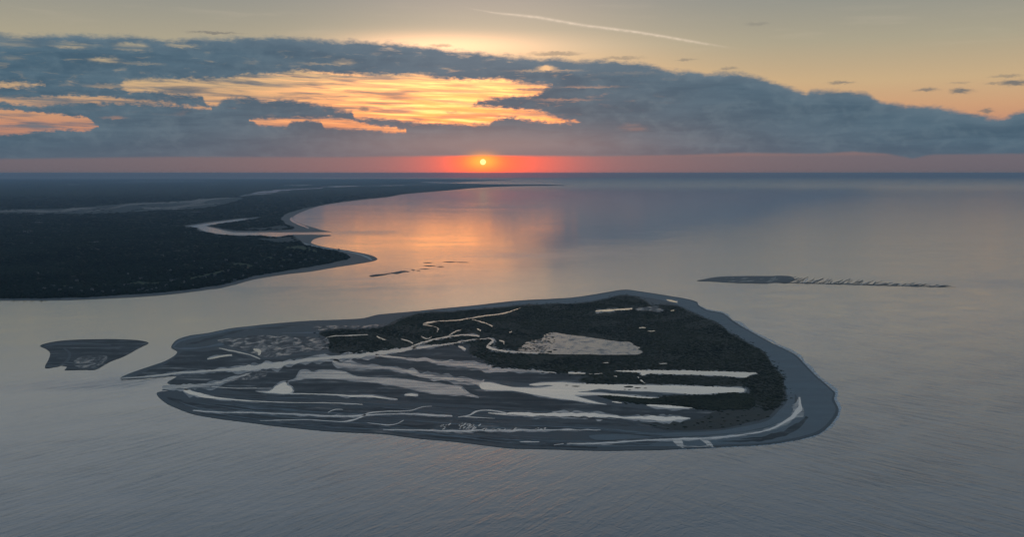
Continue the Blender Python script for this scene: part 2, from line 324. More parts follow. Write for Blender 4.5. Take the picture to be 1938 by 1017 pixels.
def make_flat(name, thr, sx, sy, wet_r=0.12, lo=0.13, ior=1.9, met=0.0):
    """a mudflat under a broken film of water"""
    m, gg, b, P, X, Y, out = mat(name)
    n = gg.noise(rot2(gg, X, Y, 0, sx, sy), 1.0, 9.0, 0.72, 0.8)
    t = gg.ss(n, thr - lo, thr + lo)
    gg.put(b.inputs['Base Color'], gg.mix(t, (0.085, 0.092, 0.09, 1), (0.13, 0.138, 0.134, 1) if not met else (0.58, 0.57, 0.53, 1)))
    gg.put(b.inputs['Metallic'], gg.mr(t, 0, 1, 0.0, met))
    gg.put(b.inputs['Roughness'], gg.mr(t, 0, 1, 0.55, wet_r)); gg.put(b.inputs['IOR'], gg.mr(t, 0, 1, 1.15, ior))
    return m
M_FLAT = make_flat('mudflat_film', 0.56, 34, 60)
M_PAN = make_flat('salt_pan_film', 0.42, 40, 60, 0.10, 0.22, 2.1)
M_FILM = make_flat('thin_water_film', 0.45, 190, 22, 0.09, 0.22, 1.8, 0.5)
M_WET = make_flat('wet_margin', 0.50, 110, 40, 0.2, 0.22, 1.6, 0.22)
M_FAR = make_pool('far_lagoon_water', 0.3, 1.5, (0.3, 0.31, 0.32, 1), 0.3)

def make_leaf(name, c0, c1, sc_=0.01):
    m, gg, b, P, X, Y, out = mat(name)
    n = gg.noise(P, sc_, 5.0, 0.6); oi = gg.new('ShaderNodeNewGeometry')
    t = gg.ss(gg.add(gg.mul(n, 0.82), gg.mul(oi.outputs['Random Per Island'], 0.18)), 0.3, 0.72)
    gg.put(b.inputs['Base Color'], gg.mix(t, c0 + (1,), c1 + (1,))); b.inputs['Roughness'].default_value = 0.8
    b.inputs['Specular IOR Level'].default_value = 0.1
    return m
M_SCRUB = make_leaf('scrub_leaves', (0.014, 0.023, 0.016), (0.070, 0.072, 0.042), 0.004)
M_FOREST = make_leaf('forest_leaves', (0.008, 0.018, 0.014), (0.034, 0.048, 0.034), 0.0014)

def make_foam():
    m, gg, b, P, X, Y, out = mat('foam')
    n = gg.noise(P, 0.09, 5.0, 0.6)
    b.inputs['Base Color'].default_value = (0.80, 0.78, 0.74, 1); b.inputs['Roughness'].default_value = 0.6
    gg.put(b.inputs['Alpha'], gg.ss(n, 0.36, 0.58))
    return m
M_FOAM = make_foam()
def plain(name, c, r=0.7):
    m, gg, b, P, X, Y, out = mat(name)
    n = gg.noise(P, 0.4, 3.0); gg.put(b.inputs['Base Color'], gg.mix(n, tuple(x * 0.85 for x in c) + (1,), c + (1,)))
    b.inputs['Roughness'].default_value = r; return m
M_WALL = plain('pale_siding', (0.24, 0.24, 0.23)); M_ROOF = plain('grey_shingles', (0.11, 0.11, 0.12)); M_ROOF2 = plain('pale_metal_roof', (0.55, 0.56, 0.57), 0.35); M_PANE = plain('window_glass', (0.03, 0.035, 0.04), 0.08)

# ------------------------------------------------------------------ mesh helpers
def link(name, me, m, parent=None, kind=None, label=None, cat=None, group=None):
    o = bpy.data.objects.new(name, me); COL.objects.link(o)
    if m is not None and not me.materials: me.materials.append(m)
    if parent: o.parent = parent
    for k, v in (('kind', kind), ('label', label), ('category', cat), ('group', group)):
        if v: o[k] = v
    return o
def mesh(name, verts, faces, smooth=False):
    me = bpy.data.meshes.new(name); me.from_pydata([tuple(v) for v in verts], [], [tuple(f) for f in faces]); me.update()
    if smooth: me.polygons.foreach_set('use_smooth', [True] * len(me.polygons))
    return me

def crinkle(px, step=2.0, amp=0.25, seed=0, closed=True):
    """an outline in picture pixels, rounded and roughened like a real shore"""
    r = np.random.default_rng(seed + 11)
    P = np.array(px, float); n = len(P)
    out = []
    rngi = range(n if closed else n - 1)
    for i in rngi:
        p0, p1, p2, p3 = P[(i - 1) % n], P[i], P[(i + 1) % n], P[(i + 2) % n]
        if not closed:
            p0 = P[max(i - 1, 0)]; p3 = P[min(i + 2, n - 1)]
        L = np.hypot(*(p2 - p1)); k = max(1, int(L / step))
        # centripetal-like damping of the tangents keeps narrow corners from looping
        m1 = (p2 - p0) * 0.5; m2 = (p3 - p1) * 0.5
        for mm in (m1, m2):
            q = np.hypot(*mm)
            if q > L: mm *= L / q
        for j in range(k):
            t = j / k
            h00, h10, h01, h11 = 2*t**3-3*t*t+1, t**3-2*t*t+t, -2*t**3+3*t*t, t**3-t*t
            out.append(h00 * p1 + h10 * m1 + h01 * p2 + h11 * m2)
    if not closed: out.append(P[-1])
    out = np.array(out); N = len(out)
    if amp > 0 and N > 4:
        nz = np.zeros((N, 2)); a = 1.0
        for o_ in range(4):
            kk = max(2, N // (2 ** (4 - o_) )); kn = r.normal(size=(kk + 1, 2)); kn[-1] = kn[0]
            xx = np.linspace(0, kk, N)
            nz += a * np.stack([np.interp(xx, np.arange(kk + 1), kn[:, c]) for c in (0, 1)], 1); a *= 0.6
        out = out + nz * amp * np.array([1.0, 0.45])
    return out

def ribbon(line, step=2.0, amp=0.2, seed=0):
    """a creek: (u, v, half width) stations -> outline"""
    L = crinkle([(a[0], a[1]) for a in line], step, 0, seed, closed=False)
    src = np.array(line, float)
    d = np.concatenate([[0], np.cumsum(np.hypot(*np.diff(src[:, :2], axis=0).T))])
    dl = np.concatenate([[0], np.cumsum(np.hypot(*np.diff(L, axis=0).T))]); dl *= d[-1] / dl[-1]
    w = np.interp(dl, d, src[:, 2])
    T = np.gradient(L, axis=0); T /= np.maximum(np.hypot(T[:, 0], T[:, 1]), 1e-6)[:, None]
    Nn = np.stack([-T[:, 1], T[:, 0]], 1)
    r = np.random.default_rng(seed + 3)
    k = max(2, len(L) // 4)
    def jit():
        a = np.interp(np.linspace(0, k, len(L)), np.arange(k + 1), r.normal(size=k + 1))
        kb = max(2, len(L) // 2); b = np.interp(np.linspace(0, kb, len(L)), np.arange(kb + 1), r.normal(size=kb + 1)) * 0.5
        return (a + b) * amp
    wa = np.maximum(w * (1 + jit()), 0.05); wb = np.maximum(w * (1 + jit()), 0.05)
    s = 1 + 0.6 * np.abs(Nn[:, :1])
    return np.concatenate([L + Nn * wa[:, None] * s, (L - Nn * wb[:, None] * s)[::-1]])

def grow(o, d, seed=0):
    T = np.roll(o, -1, 0) - np.roll(o, 1, 0); T /= np.maximum(np.hypot(T[:, 0], T[:, 1]), 1e-6)[:, None]
    a = np.sum(o[:, 0] * np.roll(o[:, 1], -1) - np.roll(o[:, 0], -1) * o[:, 1]); sg = 1.0 if a > 0 else -1.0
    r = np.random.default_rng(seed); w = d * (1 + .5 * np.interp(np.arange(len(o)), np.arange(0, len(o) + 6, 6), r.normal(size=len(np.arange(0, len(o) + 6, 6)))))
    return o + sg * np.stack([T[:, 1] * 1.6, -T[:, 0]], 1) * w[:, None]

def cdt(pts2):
    vs = [Vector(p) for p in pts2]
    r = geometry.delaunay_2d_cdt(vs, [], [list(range(len(vs)))], 1, 1e-3)
    return [(v.x, v.y) for v in r[0]], r[2]
def land(name, outline, z, m, skirt=None, **kw):
    """a body of ground (or water) with a flat top at height z and, with skirt, sides going down to that height"""
    g2 = [gnd(u, v, z) for u, v in outline]
    vs, fs = cdt(g2)
    V = [(x, y, z) for x, y in vs]; Fc = []
    for f in fs:
        a = sum(vs[f[i]][0] * vs[f[(i + 1) % len(f)]][1] - vs[f[(i + 1) % len(f)]][0] * vs[f[i]][1] for i in range(len(f)))
        Fc.append(list(f) if a > 0 else list(f)[::-1])
    if skirt is not None:
        cnt = {}
        for f in Fc:
            for i in range(len(f)): cnt[(f[i], f[(i + 1) % len(f)])] = 1
        edge = [e for e in cnt if (e[1], e[0]) not in cnt]
        low = {}
        for a, b in edge:
            for q in (a, b):
                if q not in low:
                    low[q] = len(V); V.append((V[q][0], V[q][1], skirt))
        for a, b in edge: Fc.append([b, a, low[a], low[b]])
    return link(name, mesh(name, V, Fc), m, **kw)

def inside(poly, pts):
    P = np.asarray(poly); x, y = pts[:, 0], pts[:, 1]; res = np.zeros(len(pts), bool)
    x1, y1 = P[:, 0], P[:, 1]; x2, y2 = np.roll(x1, -1), np.roll(y1, -1)
    for a, b, c, d in zip(x1, y1, x2, y2):
        if b == d: continue
        c1 = (b > y) != (d > y)
        res ^= c1 & (x < (c - a) * (y - b) / (d - b) + a)
    return res

# low rounded crown, a few variants, merged in bulk
def crown_set(n=6):
    sets = []
    for k in range(n):
        r = np.random.default_rng(100 + k); vs = [(0, 0, 1.0)]
        for ring, (zz, rr, c) in enumerate([(0.72, 0.66, 5), (0.28, 1.0, 6)]):
            for i in range(c):
                a = 2 * math.pi * (i + 0.5 * ring + r.uniform(-.2, .2)) / c; q = rr * r.uniform(0.78, 1.2)
                vs.append((q * math.cos(a), q * math.sin(a), zz * r.uniform(0.8, 1.15)))
        for i in range(6):
            v = vs[6 + i]; vs.append((v[0] * .8, v[1] * .8, -0.05))
        fs = [(0, 1 + i, 1 + (i + 1) % 5) for i in range(5)]
        j = 0
        for i in range(6):
            a, b = 6 + i, 6 + (i + 1) % 6; t = 1 + int(i * 5 / 6) % 5; t2 = 1 + int((i + 1) * 5 / 6) % 5
            fs.append((a, b, t2)); 
            if t != t2: fs.append((a, t2, t))
            fs.append((a, a + 6, b + 6)); fs.append((a, b + 6, b))
        sets.append((np.array(vs), np.array(fs)))
    return sets
CROWNS = crown_set()
def scatter(name, xy, rad, hgt, z0, m, **kw):
    Vs, Fs = [], []; off = 0
    which = rng.integers(0, len(CROWNS), len(xy)); ang = rng.uniform(0, 2 * math.pi, len(xy))
    for k, (cv, cf) in enumerate(CROWNS):
        i = np.where(which == k)[0]
        if not len(i): continue
        c, s = np.cos(ang[i])[:, None], np.sin(ang[i])[:, None]
        X = (cv[None, :, 0] * c - cv[None, :, 1] * s) * rad[i][:, None] + xy[i, 0][:, None]
        Yy = (cv[None, :, 0] * s + cv[None, :, 1] * c) * rad[i][:, None] + xy[i, 1][:, None]
        Z = cv[None, :, 2] * hgt[i][:, None] + z0
        Vs.append(np.stack([X, Yy, np.broadcast_to(Z, X.shape)], 2).reshape(-1, 3))
        f = cf[None] + (np.arange(len(i)) * len(cv))[:, None, None] + off
        Fs.append(f.reshape(-1, 3)); off += len(i) * len(cv)
    V = np.concatenate(Vs); Ff = np.concatenate(Fs)
    me = bpy.data.meshes.new(name); me.vertices.add(len(V)); me.vertices.foreach_set('co', V.astype(np.float32).ravel())
    me.loops.add(Ff.size); me.loops.foreach_set('vertex_index', Ff.astype(np.int32).ravel())
    me.polygons.add(len(Ff)); me.polygons.foreach_set('loop_start', np.arange(0, Ff.size, 3, dtype=np.int32)); me.polygons.foreach_set('loop_total', np.full(len(Ff), 3, np.int32))
    me.polygons.foreach_set('use_smooth', np.ones(len(Ff), bool)); me.update(calc_edges=True); me.validate()
    return link(name, me, m, **kw)

# ------------------------------------------------------------------ sea
def make_disc(name, r, m, z=0.0, **kw):
    V = [(0, 0, z)]; rings = [1500, 4000, 9000, 20000, 50000, r]; n = 96
    for q in rings:
        for i in range(n):
            a = 2 * math.pi * i / n; V.append((q * math.sin(a), q * math.cos(a), z))
    Fc = [(0, 1 + (i + 1) % n, 1 + i) for i in range(n)]
    for k in range(len(rings) - 1):
        for i in range(n):
            a, b = 1 + k * n + i, 1 + k * n + (i + 1) % n; Fc.append((a, b, b + n, a + n))
    return link(name, mesh(name, V, Fc), m, **kw)
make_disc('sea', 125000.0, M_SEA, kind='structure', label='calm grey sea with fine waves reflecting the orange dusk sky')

# ------------------------------------------------------------------ the near island
ISL = [(141.5, 443.6), (155.5, 436.5), (191.6, 424.2), (204, 417.5), (207.6, 412.3), (200.4, 407.6), (207, 399), (222.6, 393.7), (243.3, 390.6), (269, 385.4), (295, 382.3), (340, 377.7), (366.5, 376), (423, 373.6), (444, 369), (485, 365.3),
       (520, 361.7), (551.6, 358.7), (603, 353), (665, 349.5), (700, 344.8), (711, 342.7), (731.6, 339.6), (747, 341.2), (773, 345.3), (804, 350.5), (817.3, 354.4), (818, 357.5), (828.7, 363.9), (847, 367.5), (859.7, 376.8), (880, 389), (908.4, 404.2),
       (931, 415.5), (944.6, 429), (954.5, 439.3), (978, 460), (977.3, 468.2), (982.6, 482), (973.5, 497), (959, 508.5), (929, 516.7), (893, 521.9), (851.6, 524), (795, 526.7), (712, 528.3), (640, 526.7), (593.6, 525), (552, 520), (480, 512.8), (444, 508.6),
       (382, 505.5), (304.6, 497.3), (232.3, 487), (208.5, 479.2), (193, 471.5), (184, 461), (198, 458), (208, 453.5), (206, 452), (196, 448.7), (207, 441.5), (190, 442), (165, 443.4)]
isl_out = crinkle(ISL, 2.0, 0.22, 1)
island = land('island', isl_out, 0.8, M_SAND, -1.0, kind='structure', label='low sandy barrier island with dark scrub and shining tidal pools in the middle of the water')

def part(name, outline, z, m, label=None): return land(name, outline, z, m, parent=island, label=label)
# broad pale beach round the far and right shore
BEACH = [(600, 354.6), (665, 350.6), (700, 346), (731.6, 340.8), (747, 342.2), (773, 346.3), (804, 351.6), (816, 355.5), (817, 358.5), (828, 364.9), (846, 368.6), (858, 377.8), (879, 390), (907, 405.2), (929.5, 416.5), (943, 430), (952.5, 440), (975.5, 461),
         (974, 468.4), (979, 481), (970, 496), (956, 506.5), (927, 514.6), (893, 519.6), (851, 521.6), (800, 523.5), (760, 523), (790, 514.5), (830, 511.5), (862, 508), (893, 503), (908, 497.5), (921, 489), (931, 478), (934, 465), (920, 455), (918, 442), (906, 428), (890, 410), (870, 397.5), (845, 383), (815, 366.5), (785, 354.5), (757, 348.5), (730, 345.5), (706, 350.5), (680, 354.5), (640, 357)]
part('beach', crinkle(BEACH, 2.5, 0.25, 2), 0.84, M_BEACH)
BACK = [(800, 507.5), (840, 506), (875, 499.5), (900, 493), (914, 480.5), (922, 471), (921, 456), (917.5, 443), (928, 452), (931, 468), (927, 482), (914, 493.5), (896, 501), (860, 507.6), (820, 511), (770, 513), (700, 516.5), (690, 511), (740, 508.5)]
part('beach_terrace', crinkle(BACK, 2.5, 0.25, 3), 0.86, M_BEACH)
# pale berm along the far left shore and the ringed left lobe
part('sand_berm', ribbon([(203, 407, .5), (209, 400.6, 1.2), (225, 396, 1.4), (245, 392.6, 1.0), (270, 387.3, .9), (296, 384, .7), (330, 381, .3)], 2, .2, 4), 0.88, M_BEACH)
part('sand_berm', ribbon([(204, 408, .6), (214, 409.2, 1.3), (228, 408.8, 1.0), (244, 406.6, .9), (258, 404, 1.2), (275, 401, 1.2), (300, 398, .7)], 2, .2, 5), 0.88, M_BEACH)
part('sand_berm', ribbon([(490, 366.6, .4), (520, 364, 1.0), (545, 362, 1.4), (570, 359.6, 1.3), (610, 356, 1.4), (650, 353.6, 1.3)], 2, .2, 6), 0.88, M_BEACH)
part('sand_berm', ribbon([(330, 390.8, .4), (360, 390.4, .8), (385, 390.4, .3)], 2, .2, 7), 0.88, M_BEACH)
# swash line and paler ridges along the near shore
SH = [(196, 471), (210, 477.6), (233, 485), (305, 495.2), (382, 503.6), (444, 506.6), (480, 510.8), (552, 518), (594, 523), (640, 524.8), (712, 526.4), (795, 525), (851, 522.4), (893, 520.3), (929, 515.1), (957, 507), (971, 496), (980, 482), (975, 469), (976, 461), (952, 440.5), (929, 417), (906, 405.6), (878, 390.4), (857, 378.2), (845, 369.4)]
for k, (a_, b_, dv, w_) in enumerate([(2, 6, 2.6, .5), (5, 10, 4.2, .7), (1, 4, 6.0, .7), (8, 13, 3.0, .6), (3, 7, 9.5, .6), (7, 11, 7.6, .7), (10, 14, 5.6, .6), (4, 9, 6.4, .35), (2, 5, 12.0, .6)]):
    pts = SH[a_:b_]; n_ = len(pts)
    part('sand_ridge', ribbon([(u_, v_ - dv, w_ * (.25 if i in (0, n_ - 1) else 1)) for i, (u_, v_) in enumerate(pts)], 2, .4, 620 + k), 0.965, M_BEACH)
# darker wet mud of the whole low side
MUDA = [(206, 438.5), (190, 440), (160, 441.6), (175, 434), (195, 426.5), (210, 416), (214, 412.5), (240, 412.5), (258, 410.5), (280, 416), (305, 421.5), (345, 418), (385, 414), (420, 413.5), (470, 409), (520, 405), (555, 400), (575, 408), (575, 420), (640, 437), (690, 441), (690, 450), (620, 449.5), (560, 444), (520, 440),
        (480, 432), (440, 427), (400, 421), (340, 427.5), (300, 432), (250, 436.8)]
part('mudflat', crinkle(MUDA, 2.5, 0.3, 8), 0.90, M_MUD)
MUDB = [(209, 452), (199, 448.8), (210, 442), (240, 438), (270, 437), (292, 438.5), (270, 444), (240, 449.5), (220, 451.5)]
part('mudflat', crinkle(MUDB, 2.5, 0.3, 9), 0.90, M_MUD)
MUDC = [(252, 452.5), (270, 446.5), (300, 437), (345, 428.5), (390, 424), (400, 432), (440, 434), (480, 440), (520, 447), (565, 456), (600, 460), (640, 467), (680, 472), (720, 476), (760, 480), (815, 481), (845, 484), (870, 482), (900, 478), (908, 482), (893, 490.5), (862, 498.6), (830, 503.6), (795, 503.6), (770, 500.4), (745, 495), (700, 481.5), (640, 480.5),
        (580, 476.5), (520, 473.5), (470, 470.5), (420, 467), (370, 464.5), (330, 464), (290, 461), (262, 456)]
part('mudflat', crinkle(MUDC, 2.5, 0.3, 10), 0.90, M_MUD)
# thin wet swales between the old beach ridges of the near shore
for k, ln in enumerate([[(196, 466, 1.), (220, 474, 2.2), (270, 478, 2.6), (340, 480, 2.4), (420, 481, 1.6), (470, 480, .6)], [(236, 485.6, .4), (300, 489.5, 1.6), (370, 491, 1.2), (400, 491.5, .4)], [(330, 497.5, .4), (400, 501, 2), (470, 507, 2.2), (560, 515.5, 2.2), (640, 522, 1.6), (700, 524.8, 1)],
                        [(470, 476, .4), (520, 478.5, 1.2), (600, 480.8, 1.4), (680, 482, .6)], [(560, 491, .4), (620, 494, 1.2), (680, 497, 1.6), (745, 499, 1.3), (760, 500, .3)], [(440, 498.8, .4), (500, 500, 2), (580, 500.5, 1.4), (660, 502, .5)],
                        [(840, 517.6, .5), (880, 516, 2.2), (915, 510, 2.6), (938, 499, 2.4), (946, 489, 1)], [(252, 398.5, .4), (218, 404, .4), (232, 401.4, 1.5), (262, 393, 1.2), (285, 387.5, .8), (330, 384, 1), (370, 380, .6)]]):
    part('wet_swale', ribbon(ln if k < 7 else ln[1:], 2, .25, 20 + k), 0.92, M_MUD)
# fine ridges and swales following the old shorelines of the low side
VT = np.array([(205, 457), (300, 461), (400, 466), (500, 471), (600, 478), (700, 483), (760, 494), (800, 505)]); VB = np.array(SH[:13])
for k in range(70):
    f_ = random.uniform(.04, .95); a_ = random.uniform(212, 700); b_ = min(a_ + random.uniform(40, 220), 790); n_ = 6; wv = random.uniform(.18, .5); ph = random.uniform(0, 6)
    pts = []
    for i in range(n_):
        u_ = a_ + (b_ - a_) * i / (n_ - 1)
        v_ = np.interp(u_, VT[:, 0], VT[:, 1]) * (1 - f_) + np.interp(u_, VB[:, 0], VB[:, 1]) * f_
        pts.append((u_, v_ + .5 * math.sin(ph + i * 1.3), wv if 0 < i < n_ - 1 else .06))
    part('sand_ridge' if k % 2 else 'wet_swale', ribbon(pts, 2, .45, 960 + k), 0.962 + .0004 * k, (M_BEACH if k % 4 == 1 else M_SAND) if k % 2 else M_MUD)
# marsh ground under the scrub
V1 = [(388, 412), (386, 398), (376, 391), (395, 387.5), (430, 387), (455, 383), (470, 376), (490, 368.8), (520, 367), (551, 364.8), (603, 359.8), (650, 357.5), (680, 356.2), (706, 352.5), (726.5, 347.3), (742, 348.6), (756, 353.6), (762, 358), (776, 358.5), (793.6, 359.8), (814, 370), (835, 378.4), (855.5, 391.3), (880, 405.7), (893, 412.8), (907, 432), (915.5, 442.4),
      (918, 459), (917, 471), (909, 478), (895, 477.5), (884, 472), (880, 460), (876, 451.5), (840, 452), (795, 450.4), (743, 449.8), (690, 450), (680, 446), (690, 441), (640, 436), (600, 431.5), (584, 429.5), (566, 421), (550, 413), (552, 404), (540, 402.5), (520, 404.4), (500, 403), (490, 405), (450, 411), (420, 413.2)]
V2 = [(708, 465.5), (735, 465.5), (760, 468.5), (790, 465.5), (830, 463.6), (875, 462), (884, 472), (880, 478.5), (850, 480.5), (820, 480), (790, 475.4), (755, 473.5), (735, 471)]
V3 = [(886, 464), (917, 460), (918, 471), (911, 478.5), (898, 490.5), (874, 496.6), (851, 502), (820, 504.6), (800, 505), (784, 504.2), (769, 501.2), (752, 496.6), (800, 494.6), (822, 490), (835, 484), (860, 480.5), (884, 477)]
v3_out = crinkle(V3, 2.0, 0.4, 32)
v1_out = crinkle(V1, 2.0, 0.45, 30); v2_out = crinkle(V2, 2.0, 0.4, 31)
part('marsh_edge', grow(v1_out, 1.5, 5), 0.934, M_MARSHY); part('marsh_edge', grow(v2_out, 1.2, 6), 0.936, M_MARSHY); part('marsh', v1_out, 0.94, M_MARSH); part('marsh', v2_out, 0.94, M_MARSH); part('marsh', v3_out, 0.93, M_MARSHY)
# films of water on the flats
part('tidal_flat', crinkle([(255, 399), (300, 393.5), (345, 394), (372, 396), (385, 399), (385, 409), (362, 412.5), (335, 416.5), (312, 419.5), (298, 415), (280, 409.5), (262, 404)], 2, .5, 40), 0.97, M_FLAT)
part('tidal_flat', crinkle([(366, 385.6), (372, 382.6), (400, 381.6), (425, 381.6), (440, 380.3), (455, 379), (453, 382), (430, 384.8), (400, 385), (375, 387.6)], 2, .35, 41), 0.97, M_FLAT)
part('tidal_flat', crinkle([(744, 362.4), (757, 360.2), (773, 358.8), (770, 361), (778, 364), (772, 366.6), (760, 364.4), (746, 364.6)], 1.5, .4, 42), 0.97, M_FLAT)
part('tidal_flat', crinkle([(280, 440), (290, 436.6), (313, 435), (311, 441), (300, 445), (280, 445.4), (268, 447)], 1.5, .5, 43), 0.97, M_FLAT)
part('salt_pan', crinkle([(606, 412), (612, 406), (617, 401), (626, 398.6), (635, 397), (637, 393), (648.7, 389.8), (661, 391.8), (680, 394.4), (700, 397), (721, 400), (738, 401.2), (744, 405.2), (750, 408), (747, 410), (753.3, 413), (746, 416), (721, 416.6), (680, 415.8), (650, 415.4), (625, 414.6)], 1.6, .6, 44), 0.97, M_PAN, 'broad pale flooded flat in the middle of the dark scrub')

